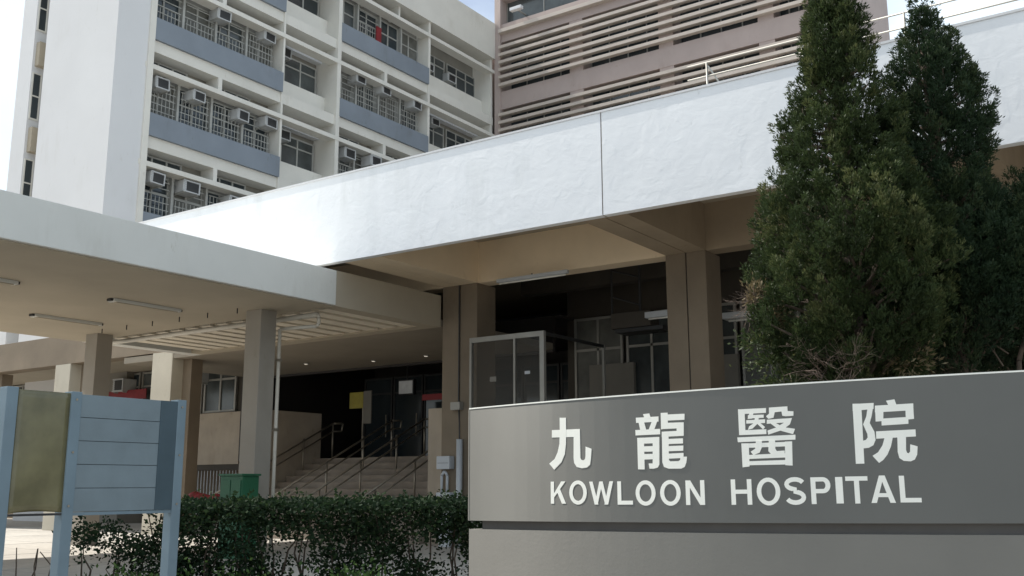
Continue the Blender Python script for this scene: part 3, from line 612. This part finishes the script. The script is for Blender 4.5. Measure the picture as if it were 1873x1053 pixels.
def glyph(name, strokes):
    g = MB()
    for k, s in enumerate(strokes):
        i = len(g.v); n = len(s); d = 0.0018 + 0.00008*k
        g.v += [arc(u, v, d) for u, v in s] + [arc(u, v, -0.003) for u, v in s]
        g.f.append(tuple(range(i, i + n)))
        for j in range(n): q = (j+1) % n; g.f.append((i+j, i+n+j, i+n+q, i+q))
    return g.build(name, M['letter'], sign)
for k in GLYPH: glyph('raised_character', GLYPH[k])
def stroke_letter(ch, u0, u1, v0, v1):
    """bold grotesque capitals drawn as outlines (u right, v up) on a unit box"""
    sw = 0.034 / (u1 - u0); sh = 0.030 / (v1 - v0); P = []
    def ring(x0, x1, y0, y1, a0=0, a1=360, n=26):
        c = ((x0+x1)/2, (y0+y1)/2); rx, ry = (x1-x0)/2, (y1-y0)/2; o_ = []; i_ = []
        for k in range(n + 1):
            t = R(a0 + (a1 - a0)*k/n); o_.append((c[0] + rx*math.cos(t), c[1] + ry*math.sin(t))); i_.append((c[0] + (rx - sw)*math.cos(t), c[1] + (ry - sh)*math.sin(t)))
        return [[o_[k], o_[k+1], i_[k+1], i_[k]] for k in range(n)]
    bar = lambda x0, x1, y0, y1: [[(x0,y0),(x1,y0),(x1,y1),(x0,y1)]]
    dia = lambda xa, xb, w_: [[(xa,0),(xa+w_,0),(xb+w_,1),(xb,1)]]
    if ch == 'K': P = bar(0, sw, 0, 1) + [[(sw*0.9, 0.26), (sw*0.9, 0.44), (0.70, 1), (0.98, 1)], [(0.38, 0.60), (0.58, 0.72), (1.0, 0), (0.74, 0)]]
    elif ch == 'O': P = ring(0, 1, 0, 1)
    elif ch == 'L': P = bar(0, sw, 0, 1) + bar(sw, 1, 0, sh)
    elif ch == 'N': P = bar(0, sw, 0, 1) + bar(1 - sw, 1, 0, 1) + [[(1 - sw*1.15, 0), (1 - sw*0.05, 0), (sw*1.15, 1), (sw*0.05, 1)]]
    elif ch == 'H': P = bar(0, sw, 0, 1) + bar(1 - sw, 1, 0, 1) + bar(sw, 1 - sw, 0.43, 0.43 + sh)
    elif ch == 'I': P = bar(0, 1, 0, 1)
    elif ch == 'T': P = bar(0, 1, 1 - sh, 1) + bar(0.5 - sw/2, 0.5 + sw/2, 0, 1 - sh)
    elif ch == 'A': P = [[(0, 0), (sw*1.05, 0), (0.5 + sw*0.38, 1), (0.5 - sw*0.55, 1)], [(1 - sw*1.05, 0), (1, 0), (0.5 + sw*0.55, 1), (0.5 - sw*0.38, 1)]] + bar(0.24, 0.76, 0.21, 0.21 + sh*0.9)
    elif ch == 'W': w_ = sw*1.02; P = [[(0.22, 0), (0.22 + w_, 0), (w_*0.95, 1), (0, 1)], [(0.22 , 0), (0.22 + w_*0.8, 0), (0.5 + w_*0.45, 1), (0.5 - w_*0.45, 1)],
                           [(0.78 - w_*0.8, 0), (0.78, 0), (0.5 + w_*0.45, 1), (0.5 - w_*0.45, 1)], [(0.78 - w_, 0), (0.78, 0), (1, 1), (1 - w_*0.95, 1)]]
    elif ch == 'P': P = bar(0, sw, 0, 1) + bar(sw, 0.62, 1 - sh, 1) + bar(sw, 0.62, 0.40, 0.40 + sh) + ring(0.24, 1, 0.40, 1, -90, 90, 14)
    elif ch == 'S':
        c = []
        for k in range(15): t = R(20 + 250*k/14); c.append((0.5 + (0.5 - sw/2)*math.cos(t), 0.745 + (0.255 - sh/2)*math.sin(t)))
        for k in range(15): t = R(90 - 250*k/14); c.append((0.5 + (0.5 - sw/2)*math.cos(t), 0.27 + (0.27 - sh/2)*math.sin(t)))
        c = [q for q in c]; L_ = []; R_ = []
        for k, q in enumerate(c):
            a = c[max(0, k-1)]; b = c[min(len(c)-1, k+1)]; tx, ty = (b[0]-a[0])*(u1-u0), (b[1]-a[1])*(v1-v0); l = math.hypot(tx, ty) or 1
            nx, ny = -ty/l*0.016/(u1-u0), tx/l*0.016/(v1-v0); L_.append((q[0]+nx, q[1]+ny)); R_.append((q[0]-nx, q[1]-ny))
        P = [[L_[k], L_[k+1], R_[k+1], R_[k]] for k in range(len(c)-1)]
    g = MB()
    for k, s in enumerate(P):
        i = len(g.v); n = len(s); d = 0.0018 + (0.00008*k if ch not in 'OS' else 0)
        q = [(u0 + (u1-u0)*x, v0 + (v1-v0)*y) for x, y in s]
        g.v += [arc(a, b, d) for a, b in q] + [arc(a, b, -0.003) for a, b in q]
        g.f.append(tuple(range(i, i+n)))
        for j in range(n): m = (j+1) % n; g.f.append((i+j, i+n+j, i+n+m, i+m))
    return g.build('raised_letter', M['letter'], sign)
for ch, a, b, c, d in LETTERS: stroke_letter(ch, a, b, c, d)

# ================================================================== notice board by the kerb
nb = thing('notice_board', (-7.0, 4.7, 0.0), 'pale blue notice board with blank planks and an olive sheet', 'notice board')
for y0, y1 in ((3.785, 3.87), (4.28, 4.365), (5.225, 5.31)):
    bx('post', M['boardpost'], nb, -7.05, -6.95, y0, y1, 0.0, 2.2, bevel=0.006)
z0, z1 = 1.315, 2.185; n = 5; h = (z1 - z0) / n
for k in range(n):
    bx('plank', M['boardpanel'], nb, -6.99, -6.956, 4.367, 5.223, z0 + k*h + 0.002, z0 + (k+1)*h - 0.002, bevel=0.002)
bx('backing', M['boarddark'], nb, -7.0, -6.991, 4.367, 5.223, z0, z1)
bx('dark_strip', M['boarddark'], nb, -6.955, -6.951, 5.065, 5.222, z0, z1 - 0.002)  # darker teal strip over the right end of the planks
bt = MB()
for y in (4.322, 5.268):
    for z in (1.36, 1.75, 2.14): bt.tube((-6.952, y, z), (-6.944, y, z), 0.009, n=8)
tag(bt.build('bolt_heads', M['steel'], nb), kind='stuff')
# olive sheet, sagging and buckled towards its lower edge
g = MB(); nx_, nz_ = 10, 16
for i in range(nx_ + 1):
    for j in range(nz_ + 1):
        a = i/nx_; b = j/nz_; bow = -0.016*math.sin(math.pi*a)*max(0, 1 - b*2.2)**1.2 + 0.006*math.sin(math.pi*a)
        g.v.append((-6.96 + bow, 3.872 + 0.406*a, z0 + (z1 - z0)*b + 0.028*math.sin(math.pi*a)*max(0, 1 - b*6)*0.4))
for i in range(nx_):
    for j in range(nz_): a = i*(nz_+1) + j; g.f.append((a, a + nz_ + 1, a + nz_ + 2, a + 1))
os_ = g.build('olive_sheet', M['olive'], nb, smooth=True)
sd = os_.modifiers.new('thick', 'SOLIDIFY'); sd.thickness = 0.004
bx('bottom_batten', M['dark'], nb, -7.0, -6.96, 3.872, 4.278, z0 - 0.02, z0 - 0.004)
bx('bottom_batten', M['boardpost'], nb, -7.0, -6.957, 4.367, 5.223, z0 - 0.025, z0 - 0.002)

# ================================================================== foliage
def blades(C, D, ln, wd, jitter, rg, fold=0.0):
    """one rhombic leaf per row: centre base C, direction D"""
    n = len(C); d = D + rg.normal(0, jitter, (n, 3)); d /= np.linalg.norm(d, axis=1, keepdims=True) + 1e-9
    t = rg.normal(0, 1, (n, 3)); s = np.cross(d, t); s /= np.linalg.norm(s, axis=1, keepdims=True) + 1e-9
    L_ = (ln * rg.uniform(0.6, 1.3, n))[:, None]; W_ = (wd * rg.uniform(0.7, 1.3, n))[:, None]
    V = np.empty((n, 4, 3)); V[:, 0] = C; V[:, 1] = C + d*L_*0.5 + s*W_*0.5; V[:, 2] = C + d*L_; V[:, 3] = C + d*L_*0.5 - s*W_*0.5
    return V.reshape(-1, 3), np.arange(n*4).reshape(n, 4)
def limb(mb, p, q, r0, r1, rg, n=5, wob=0.05):
    p = np.array(p, float); q = np.array(q, float); pts = [p + (q - p)*k/n + (rg.normal(0, wob, 3) if 0 < k < n else 0) for k in range(n + 1)]
    for k in range(n): mb.tube(pts[k], pts[k+1], r0 + (r1 - r0)*k/n, r0 + (r1 - r0)*(k+1)/n, n=7)
    return pts
def conifer(name, label, base, prof, nclump, matn, seed, lean=(0, 0), leaders=(), group='conifers behind the sign', spray=34, skip=None):
    rg = np.random.default_rng(seed); bxp, byp = base
    t = thing(name, (bxp, byp, 0.3), label, 'tree', group)
    zs = np.array([p[0] for p in prof]); rs = np.array([p[1] for p in prof]); zt = zs.max(); zb = zs.min()
    ax = lambda z: np.array([bxp + lean[0]*(z - zb)/(zt - zb), byp + lean[1]*(z - zb)/(zt - zb)])
    tr = MB(); pts = [(bxp, byp, 0.14), (bxp + 0.03, byp, 1.4), (*ax(zb + 0.3 * (zt - zb)), zb + 0.3*(zt - zb)), (*ax(zt), zt - 0.3)]
    rad = [0.13, 0.10, 0.06, 0.012]
    for k in range(3): limb(tr, pts[k], pts[k+1], rad[k], rad[k+1], rg, 4, 0.02)
    tr.build('trunk', M['bark'], t, smooth=True)
    # clump centres through the volume, denser near the shell; weight by girth
    zz = rg.uniform(zb, zt, nclump*8); r_ = np.interp(zz, zs[np.argsort(zs)], rs[np.argsort(zs)])
    keep = rg.uniform(0, 1, len(zz)) < (r_ + 0.12) / (rs.max() + 0.12); zz = zz[keep][:nclump]; r_ = r_[keep][:nclump]; n = len(zz)
    th = rg.uniform(0, 2*math.pi, n)
    wob = 1 + 0.08*np.sin(2*th + zz*2.9 + seed) + 0.09*np.sin(4*th - zz*4.6) + 0.06*np.sin(7*th + zz*8)
    fr = np.where(rg.uniform(0, 1, n) < 0.68, rg.uniform(0.80, 1.0, n), rg.uniform(0.2, 0.8, n))
    A = np.array([ax(z) for z in zz]); od = np.stack([np.cos(th), np.sin(th)], 1)
    C = np.concatenate([A + od*(r_*fr*wob)[:, None], zz[:, None]], 1)
    if skip: k_ = np.array([not skip(c) for c in C]); C = C[k_]; od = od[k_]; fr = fr[k_]; n = len(C)
    ctone = np.clip(0.34 + 0.22*np.sin(4*th + 3.1*zz + seed) + rg.normal(0, 0.14, n), 0.02, 0.8)[:n] if not skip else rg.uniform(0.15, 0.7, n)
    limbs = MB()
    for k in range(0, n, 7):
        z = C[k, 2]; b0 = ax(z - 0.3); limb(limbs, (b0[0], b0[1], z - 0.35), C[k], 0.03, 0.007, rg, 3, 0.03)
    limbs.build('limbs', M['bark'], t)
    up = np.concatenate([od*0.55, np.ones((n, 1))*1.0], 1); up /= np.linalg.norm(up, axis=1, keepdims=True)
    cs = rg.uniform(0.75, 1.3, n)
    P = []; D = []; T = []
    for k in range(n):
        m = int(spray*cs[k]); a = rg.uniform(-0.5, 1.0, m)**1.0; rad_ = (0.085*cs[k]) * np.sqrt(np.clip(1.05 - a, 0.02, 1.2)) * np.clip(a + 1.0, 0.2, 1)
        e = rg.normal(0, 1, (m, 3)); e -= (e @ up[k])[:, None]*up[k]; e /= np.linalg.norm(e, axis=1, keepdims=True) + 1e-9
        q = C[k] + up[k]*(a*0.15*cs[k])[:, None] + e*(rad_*np.sqrt(rg.uniform(0.1, 1, m)))[:, None]
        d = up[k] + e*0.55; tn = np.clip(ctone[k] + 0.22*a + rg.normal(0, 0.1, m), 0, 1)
        rep = 7; P.append(np.repeat(q, rep, 0)); D.append(np.repeat(d, rep, 0)); T.append(np.repeat(tn, rep))
    P = np.concatenate(P); D = np.concatenate(D); T = np.concatenate(T); P = P + rg.normal(0, 0.012, P.shape)
    V, Fc = blades(P, D, 0.044, 0.0115, 0.38, rg)
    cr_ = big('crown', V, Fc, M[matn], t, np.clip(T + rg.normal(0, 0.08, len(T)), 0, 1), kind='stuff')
    return t
PL = [(7.4, 0.03), (7.05, 0.13), (6.65, 0.22), (6.25, 0.31), (5.85, 0.37), (5.5, 0.43), (5.2, 0.55), (4.9, 0.61), (4.65, 0.64), (4.4, 0.84), (4.1, 0.97), (3.7, 1.0), (3.3, 0.95), (2.9, 0.82), (2.55, 0.55), (2.3, 0.3)]
conifer('conifer_tree', 'tall dark green conifer, left of the two pointed crowns behind the sign', (-2.86, 10.35), PL, 1300, 'conifer', 11, lean=(-0.02, 0.1))
PR = [(6.82, 0.03), (6.6, 0.12), (6.3, 0.25), (5.95, 0.38), (5.6, 0.48), (5.3, 0.55), (5.0, 0.54), (4.75, 0.50), (4.4, 0.64), (4.0, 0.85), (3.6, 0.92), (3.2, 0.85), (2.8, 0.6), (2.5, 0.25)]
conifer('conifer_tree', 'dark pointed conifer, right of the two tall crowns behind the sign', (-2.12, 11.25), PR, 950, 'conifer_dark', 23, lean=(0.0, -0.02))
PB = [(4.75, 0.15), (4.5, 0.45), (4.1, 0.75), (3.6, 0.95), (3.1, 0.9), (2.8, 0.55), (2.6, 0.2)]
conifer('conifer_tree', 'low spreading dark conifer at the right edge behind the sign', (-1.45, 11.75), PB, 560, 'conifer_dark', 31)

def twigs(mb, p, d, ln, r, rg, depth):
    p = np.array(p, float); d = np.array(d, float); d /= np.linalg.norm(d)
    for s in range(3):
        q = p + d*ln/3; mb.tube(p, q, r, r*0.82, n=5); p = q; r *= 0.82
        d = d + rg.normal(0, 0.16, 3); d /= np.linalg.norm(d)
        if depth > 0:
            for _ in range(2):
                e = d + rg.normal(0, 0.55, 3); twigs(mb, p, e, ln*0.55, r*0.6, rg, depth - 1)
tw = thing('dead_branches', (-3.25, 10.0, 0.3), 'bare dry branches with a few dull leaves below the left conifer', 'branches')
rg = np.random.default_rng(5); g = MB()
for k in range(9):
    a = rg.uniform(-2.6, -0.6); twigs(g, (-3.0 + rg.uniform(-0.15, 0.15), 10.15, 2.35 + 0.04*k), (math.cos(a)*1.0 - 0.35, math.sin(a)*0.7, rg.uniform(-0.15, 0.3)), 0.48, 0.009, rg, 2)
for k in range(4): twigs(g, (-3.55, 9.95, 3.45), (-0.8, -0.25, rg.uniform(-0.7, 0.1)), 0.32, 0.008, rg, 2)
MB().tube((-2.95, 10.25, 0.14), (-3.0, 10.15, 2.4), 0.05, 0.03).build('stem', M['bark'], tw)
g.build('twigs', M['twig'], tw)
def leafpatch(parent, spots, matn, n, rg, ln=0.06, wd=0.02, name='leaves'):
    P = []; D = []
    for c, rad in spots:
        q = np.array(c) + rg.normal(0, 1, (n, 3))*np.array(rad); P.append(q); D.append((q - np.array(c)) + np.array([0, 0, 0.05]))
    P = np.concatenate(P); D = np.concatenate(D); D /= np.linalg.norm(D, axis=1, keepdims=True) + 1e-9
    V, Fc = blades(P, D, ln, wd, 0.5, rg); return big(name, V, Fc, M[matn], parent, np.clip(rg.normal(0.5, 0.22, len(P)), 0, 1), kind='stuff')
leafpatch(tw, [((-3.72, 9.85, 2.95), (0.09, 0.07, 0.06)), ((-3.6, 9.9, 2.72), (0.12, 0.08, 0.05)), ((-3.5, 9.9, 2.5), (0.14, 0.08, 0.04)), ((-3.62, 9.95, 3.3), (0.05, 0.05, 0.08))], 'conifer', 420, rg)
leafpatch(tw, [((-3.72, 9.9, 3.45), (0.06, 0.05, 0.07)), ((-3.58, 9.92, 3.2), (0.06, 0.05, 0.06)), ((-2.45, 10.2, 2.95), (0.10, 0.07, 0.12)), ((-2.3, 10.25, 2.7), (0.12, 0.07, 0.1))], 'dry', 300, rg, name='dry_leaves')
db = thing('bare_tree', (-1.75, 11.0, 0.3), 'slender bare tree with crooked limbs under the right conifers', 'tree')
g = MB(); limb(g, (-1.95, 10.95, 0.14), (-2.0, 11.0, 3.4), 0.05, 0.03, rg, 7, 0.03); limb(g, (-1.75, 11.0, 1.6), (-1.35, 11.3, 3.3), 0.035, 0.02, rg, 6, 0.04)
g.build('trunk', M['bark'], db, smooth=True); g = MB()
for k in range(7): twigs(g, (-1.8 + 0.06*k, 11.05, 2.3 + 0.12*k), (rg.uniform(-1, 1), -0.3, rg.uniform(0.1, 0.8)), 0.45, 0.009, rg, 2)
g.build('twigs', M['bark'], db)

# clipped hedge along the kerb
hg = thing('hedge', tuple(hp(-4, 0) + Vector((0, 0, 0.14))), 'clipped dark green hedge with see-through gaps, left of the sign', 'hedge')
rg = np.random.default_rng(77); stems = MB(); P = []; T = []
t_ = -9.6
while t_ < 1.1:
    sparse = t_ < -3.3
    b0 = hp(t_, rg.uniform(-0.1, 0.1)); topz = 1.22 if not sparse else rg.uniform(0.85, 1.2)
    for _ in range(3):
        q = hp(t_ + rg.uniform(-0.25, 0.25), rg.uniform(-0.25, 0.25))
        limb(stems, (b0.x, b0.y, 0.1), (q.x, q.y, topz), 0.016, 0.005, rg, 5, 0.035)
    t_ += rg.uniform(0.28, 0.5)
tag(stems.build('stems', M['bark'], hg), kind='stuff')
def gapf(t, z): return math.sin(t*2.3 + 1.1*math.sin(t*1.1 + 2.0)) + 0.8*math.sin(t*4.9 + z*5.0) + 0.5*math.sin(z*9 + t)
for k in range(2600):
    t = rg.uniform(-9.8, 1.2); n = rg.uniform(-0.38, 0.38); sparse = t < -3.25
    z = rg.uniform(0.28, 1.31) if not sparse else rg.uniform(0.25, 1.2)
    gv = gapf(t, z)
    if not sparse:
        lim_ = 0.62 if z < 1.0 else 9; lim_ = lim_ - max(0, 0.62 - z)*1.6
        if gv > lim_: continue
        if z < 0.98 and rg.uniform(0, 1) > 0.72: continue
    else:
        if gv > -0.5 or rg.uniform(0, 1) > 0.5: continue
    m = 44; c = hp(t, n); q = np.array([c.x, c.y, z]) + rg.normal(0, 1, (m, 3))*np.array([0.085, 0.085, 0.065])
    lim = 1.355 + 0.012*math.sin(t*5); q[:, 2] = np.where(q[:, 2] > lim, lim - np.abs(rg.normal(0, 0.03, m)), q[:, 2])
    P.append(q); T.append(np.clip(rg.normal(0.35 + 0.25*(z - 0.5), 0.2, m), 0, 1))
for k in range(260):    # even clipped crust along the top
    t = rg.uniform(-3.4, 1.2); c = hp(t, rg.uniform(-0.42, 0.42)); m = 40
    P.append(np.array([c.x, c.y, 1.30]) + rg.normal(0, 1, (m, 3))*np.array([0.12, 0.12, 0.03])); T.append(np.clip(rg.normal(0.35, 0.2, m), 0, 1))
for k in range(70):     # stray shoots above the clipped top
    t = rg.uniform(-3.4, 1.2); c = hp(t, rg.uniform(-0.4, 0.4)); h_ = rg.uniform(0.03, 0.11); m = 7
    P.append(np.array([c.x, c.y, 1.34]) + np.stack([rg.normal(0, 0.012, m), rg.normal(0, 0.012, m), np.linspace(0, h_, m)], 1)); T.append(np.clip(rg.normal(0.7, 0.15, m), 0, 1))
P = np.concatenate(P); T = np.concatenate(T); D = rg.normal(0, 1, P.shape); D[:, 2] = np.abs(D[:, 2])*0.6
V, Fc = blades(P, D/np.linalg.norm(D, axis=1, keepdims=True), 0.050, 0.030, 0.3, rg)
big('foliage', V, Fc, M['hedge'], hg, T, kind='stuff')
for i, (t, n, h, lab) in enumerate(((-1.1, -0.55, 0.70, 'low bright green shrub in front of the hedge, nearest the sign'), (-2.3, -0.5, 0.66, 'low bright green shrub in front of the middle of the hedge'), (-3.2, -0.5, 0.72, 'low bright green shrub beside the right board post'))):
    c = hp(t, n); s_ = thing('low_shrub', (c.x, c.y, 0.14), lab, 'shrub', 'low shrubs in front of the hedge')
    g = MB()
    for _ in range(9): limb(g, (c.x, c.y, 0.1), (c.x + rg.uniform(-0.35, 0.35), c.y + rg.uniform(-0.25, 0.25), h*rg.uniform(0.7, 1)), 0.01, 0.004, rg, 4, 0.02)
    tag(g.build('stems', M['bark'], s_), kind='stuff')
    q = np.array([c.x, c.y, h*0.62]) + rg.normal(0, 1, (1500, 3))*np.array([0.26, 0.2, 0.12]); d = rg.normal(0, 1, q.shape) + np.array([0, 0, 0.7])
    V, Fc = blades(q, d/np.linalg.norm(d, axis=1, keepdims=True), 0.055, 0.03, 0.3, rg)
    big('leaves', V, Fc, M['fresh'], s_, np.clip(rg.normal(0.5, 0.25, len(q)), 0, 1), kind='stuff')

# ================================================================== things under the podium
gp = thing('glass_screen', (-11.1, 16.0, 0.3), 'aluminium framed hazy glass screen in front of the entrance column', 'glass screen')
x0, x1, y0, za, zb = -12.04, -10.26, 15.93, 0.30, 4.41
for xa, xb, nm in ((x0, x0 + 0.05, 'stile'), (-10.97, -10.93, 'mullion'), (x1 - 0.10, x1, 'stile')): bx(nm, M['alu'], gp, xa, xb, y0, y0 + 0.08, za, zb, bevel=0.004)
bx('top_rail', M['alu'], gp, x0 + 0.05, x1 - 0.10, y0 + 0.004, y0 + 0.076, zb - 0.10, zb); bx('mid_rail', M['alu'], gp, x0 + 0.05, x1 - 0.10, y0 + 0.004, y0 + 0.076, 1.9, 1.98)
bx('kick_panel', M['alu'], gp, x0 + 0.05, x1 - 0.10, y0 + 0.02, y0 + 0.06, za, 1.9)
bx('pane', M['haze'], gp, x0 + 0.05, -10.97, y0 + 0.035, y0 + 0.043, 1.98, zb - 0.10); bx('pane', M['haze'], gp, -10.93, x1 - 0.10, y0 + 0.035, y0 + 0.043, 1.98, zb - 0.10)
bx('side_rail', M['dark'], gp, x1 - 0.07, x1 - 0.02, y0 + 0.08, 18.3, zb - 0.07, zb - 0.01); bx('side_stile', M['alu'], gp, x1 - 0.07, x1 - 0.02, 18.3, 18.36, 2.24, zb - 0.01)
bx('paper_notice', M['paleplastic'], gp, -10.72, -10.60, y0 + 0.026, y0 + 0.034, 3.60, 3.66); bx('paper_notice', M['backwall'], gp, -11.55, -11.40, y0 + 0.026, y0 + 0.034, 3.50, 3.60)
hf = thing('hanging_frame', (-9.8, 18.5, 4.7), 'dark hanging frame with a grey box under the podium ceiling', 'hanging frame')
MB().path([(-10.17, 18.5, 6.46), (-10.17, 18.5, 4.9)], 0.022, 6).build('hanger', M['dark'], hf); MB().path([(-9.5, 18.5, 6.46), (-9.5, 18.5, 4.8)], 0.03, 6).build('hanger', M['dark'], hf)
MB().path([(-10.17, 18.5, 6.02), (-9.5, 18.5, 5.8)], 0.025, 6).build('rung', M['dark'], hf); MB().path([(-10.17, 18.5, 5.45), (-9.5, 18.5, 5.2)], 0.025, 6).build('rung', M['dark'], hf)
bx('box', M['dimwall'], hf, -10.12, -9.2, 18.35, 18.75, 4.72, 5.05, bevel=0.01); bx('tray', M['dark'], hf, -10.0, -8.9, 18.3, 18.8, 4.62, 4.70)
for nm, lab, c in (('tube_light', 'unlit tube light under the beam between the two near columns', (-11.46, -9.79, 16.05, 16.13, 5.50, 5.57)),
                   ('tube_light', 'pale tube light left of the double column, behind the glass', (-9.15, -8.1, 18.0, 18.12, 4.82, 4.94)),
                   ('tube_light', 'pale boxed light right of the double column, beside the left conifer', (-7.45, -6.35, 17.9, 18.3, 4.62, 4.74))):
    t = thing(nm, (c[0], c[2], c[4]), lab, 'light fitting', 'tube lights under the podium')
    bx('batten', M['paleplastic'], t, *c, bevel=0.008)
    ry = (c[2] + c[3]) / 2
    MB().tube((c[0] + 0.06, ry, c[4] - 0.02), (c[1] - 0.06, ry, c[4] - 0.02), 0.018, n=8).build('tube', M['letter'], t, smooth=True)
    MB().path([((c[0] + c[1]) / 2, ry, c[5]), ((c[0] + c[1]) / 2, ry, 5.60 if c[5] > 5.4 else 6.46)], 0.012, 6).build('hanger', M['dark'], t)
# downlights in the hall ceiling
for k, (x, y) in enumerate(((-19.9, 19.0), (-18.0, 19.6), (-16.2, 19.6))):
    t = thing('downlight', (x, y, 4.74), ['small lit downlight over the stairs, nearest the canopy column', 'small lit downlight over the middle of the stairs', 'small lit downlight over the stairs, nearest the entrance column'][k], 'downlight', 'downlights over the stairs')
    MB().tube((x, y, 4.76), (x, y, 4.735), 0.07, n=14).build('trim_ring', M['alu'], t); MB().tube((x, y, 4.736), (x, y, 4.725), 0.045, n=14).build('lamp', M['lampspot'], t)
ys = thing('yellow_notice', (-20.7, 22, 2.24), 'yellow notice board on a stand in the dark entrance hall', 'notice board')
bx('board', M['yellow'], ys, -21.1, -20.55, 21.97, 22.0, 3.76, 4.24, bevel=0.004); bx('side_sheet', M['backwall'], ys, -20.54, -20.22, 21.97, 22.0, 3.30, 4.26)
MB().tube((-20.6, 22.03, 2.24), (-20.6, 22.03, 4.2), 0.025, n=8).build('post', M['steel'], ys); bx('foot', M['dark'], ys, -20.85, -20.35, 21.85, 22.2, 2.24, 2.28)
ls = thing('lit_screen', (-19.7, 23, 4.2), 'small glowing white panel above the hall doors', 'screen')
bx('screen', M['lampwhite'], ls, -20.02, -19.5, 22.96, 22.98, 4.22, 4.60); bx('housing', M['dark'], ls, -20.06, -19.46, 22.98, 23.1, 4.18, 4.64)
MB().tube((-19.76, 23.04, 4.64), (-19.76, 23.04, 5.55), 0.02, n=6).build('hanger', M['dark'], ls)
tag(bx('red_banner', M['red'], None, -17.3, -16.4, 20.80, 20.83, 3.74, 3.90), 'red banner across the right side of the dark entrance', 'banner')
tag(bx('red_banner', M['red'], None, -30.9, -28.6, 20.22, 20.25, 4.34, 4.66), 'red banner behind the columns left of the canopy column', 'banner')
# service fittings at the foot of the entrance column
sp = thing('service_pipe', (-12.42, 16.12, 0.3), 'pale vertical pipe cover at the foot of the entrance column', 'pipe')
MB().tube((-12.42, 16.12, 0.3), (-12.42, 16.12, 2.41), 0.065, n=12).build('pipe_cover', M['paleplastic'], sp, smooth=True)
MB().path([(-12.49, 16.17, 5.58), (-12.49, 16.17, 3.1), (-12.45, 16.15, 2.7), (-12.42, 16.12, 2.4)], 0.014, 6).build('cable', M['dark'], sp)
bx('junction_box', M['alu'], sp, -12.62, -12.38, 16.06, 16.19, 3.0, 3.16, bevel=0.01)
mb_ = thing('meter_box', (-12.75, 16.1, 0.3), 'small grey meter box on the entrance column, left of the pipe cover', 'meter box')
bx('case', M['paleplastic'], mb_, -12.93, -12.60, 16.02, 16.19, 1.82, 2.08, bevel=0.012); bx('door_seam', M['dark'], mb_, -12.90, -12.63, 16.015, 16.02, 1.94, 1.946)
bx('base_unit', M['paleplastic'], mb_, -12.90, -12.55, 15.98, 16.19, 1.28, 1.36, bevel=0.01); MB().path([(-12.85, 16.1, 1.36), (-12.85, 16.1, 1.7), (-12.78, 16.1, 1.78), (-12.71, 16.1, 1.7), (-12.71, 16.1, 1.36)], 0.03, 8).build('valve_loop', M['paleplastic'], mb_, smooth=True)
bx('bracket', M['paleplastic'], mb_, -12.88, -12.62, 16.05, 16.19, 0.3, 1.28)
gc = thing('green_cabinet', (-13.6, 11.8, 0.3), 'dark green steel cabinet beside the canopy column, behind the hedge', 'cabinet')
gx, gy = -14.02, 11.5
b = bx('body', M['green'], gc, gx, gx + 0.56, gy, gy + 0.36, 0.30, 1.67, bevel=0.012)
bx('door', M['green'], gc, gx + 0.03, gx + 0.27, gy - 0.015, gy - 0.002, 0.40, 1.60, bevel=0.004); bx('door', M['green'], gc, gx + 0.29, gx + 0.53, gy - 0.015, gy - 0.002, 0.40, 1.60, bevel=0.004)
bx('handle', M['steel'], gc, gx + 0.24, gx + 0.26, gy - 0.04, gy - 0.015, 1.0, 1.14); bx('lid', M['green'], gc, gx - 0.025, gx + 0.585, gy - 0.03, gy + 0.385, 1.671, 1.705, bevel=0.006)
rc = thing('covered_trolley', (-14.9, 12.1, 0.3), 'red tarpaulin thrown over a trolley, left of the green cabinet', 'tarpaulin')
g = MB(); n = 14
for i in range(n + 1):
    for j in range(n + 1):
        a = i/n; b = j/n; e = min(a, 1-a, b, 1-b); h = 0.80 + 0.38*min(1, e*6)**0.6 * (0.75 + 0.25*math.sin(3.1*a + 1)*math.sin(5*b + a*4)) + rg.normal(0, 0.012)
        g.v.append((-15.45 + 1.05*a, 11.75 + 0.7*b, 0.30 + h - 0.05))
for i in range(n):
    for j in range(n): a = i*(n+1) + j; g.f.append((a, a+n+1, a+n+2, a+1))
c_ = g.build('tarpaulin', M['red'], rc, smooth=True); c_.modifiers.new('thick', 'SOLIDIFY').thickness = 0.01
for x in (-15.2, -14.7):
    MB().tube((x, 12.1, 0.3), (x, 12.1, 1.05), 0.03, n=6).build('leg', M['steel'], rc)
for (x, z, lab) in ((-26.15, 4.72, 'air conditioner in the ground floor wing window beside the near canopy column'), (-29.9, 4.62, 'air conditioner in the ground floor wing, between the canopy column and lit column')):
    t = ctree(ac0, None); t.location = (x, 20.35, z); t.rotation_euler = (0, 0, -math.pi/2); t['label'] = lab; t['group'] = 'air conditioners of the ground floor wing'

for ob in bpy.data.objects:
    if '_o' in ob: del ob['_o']
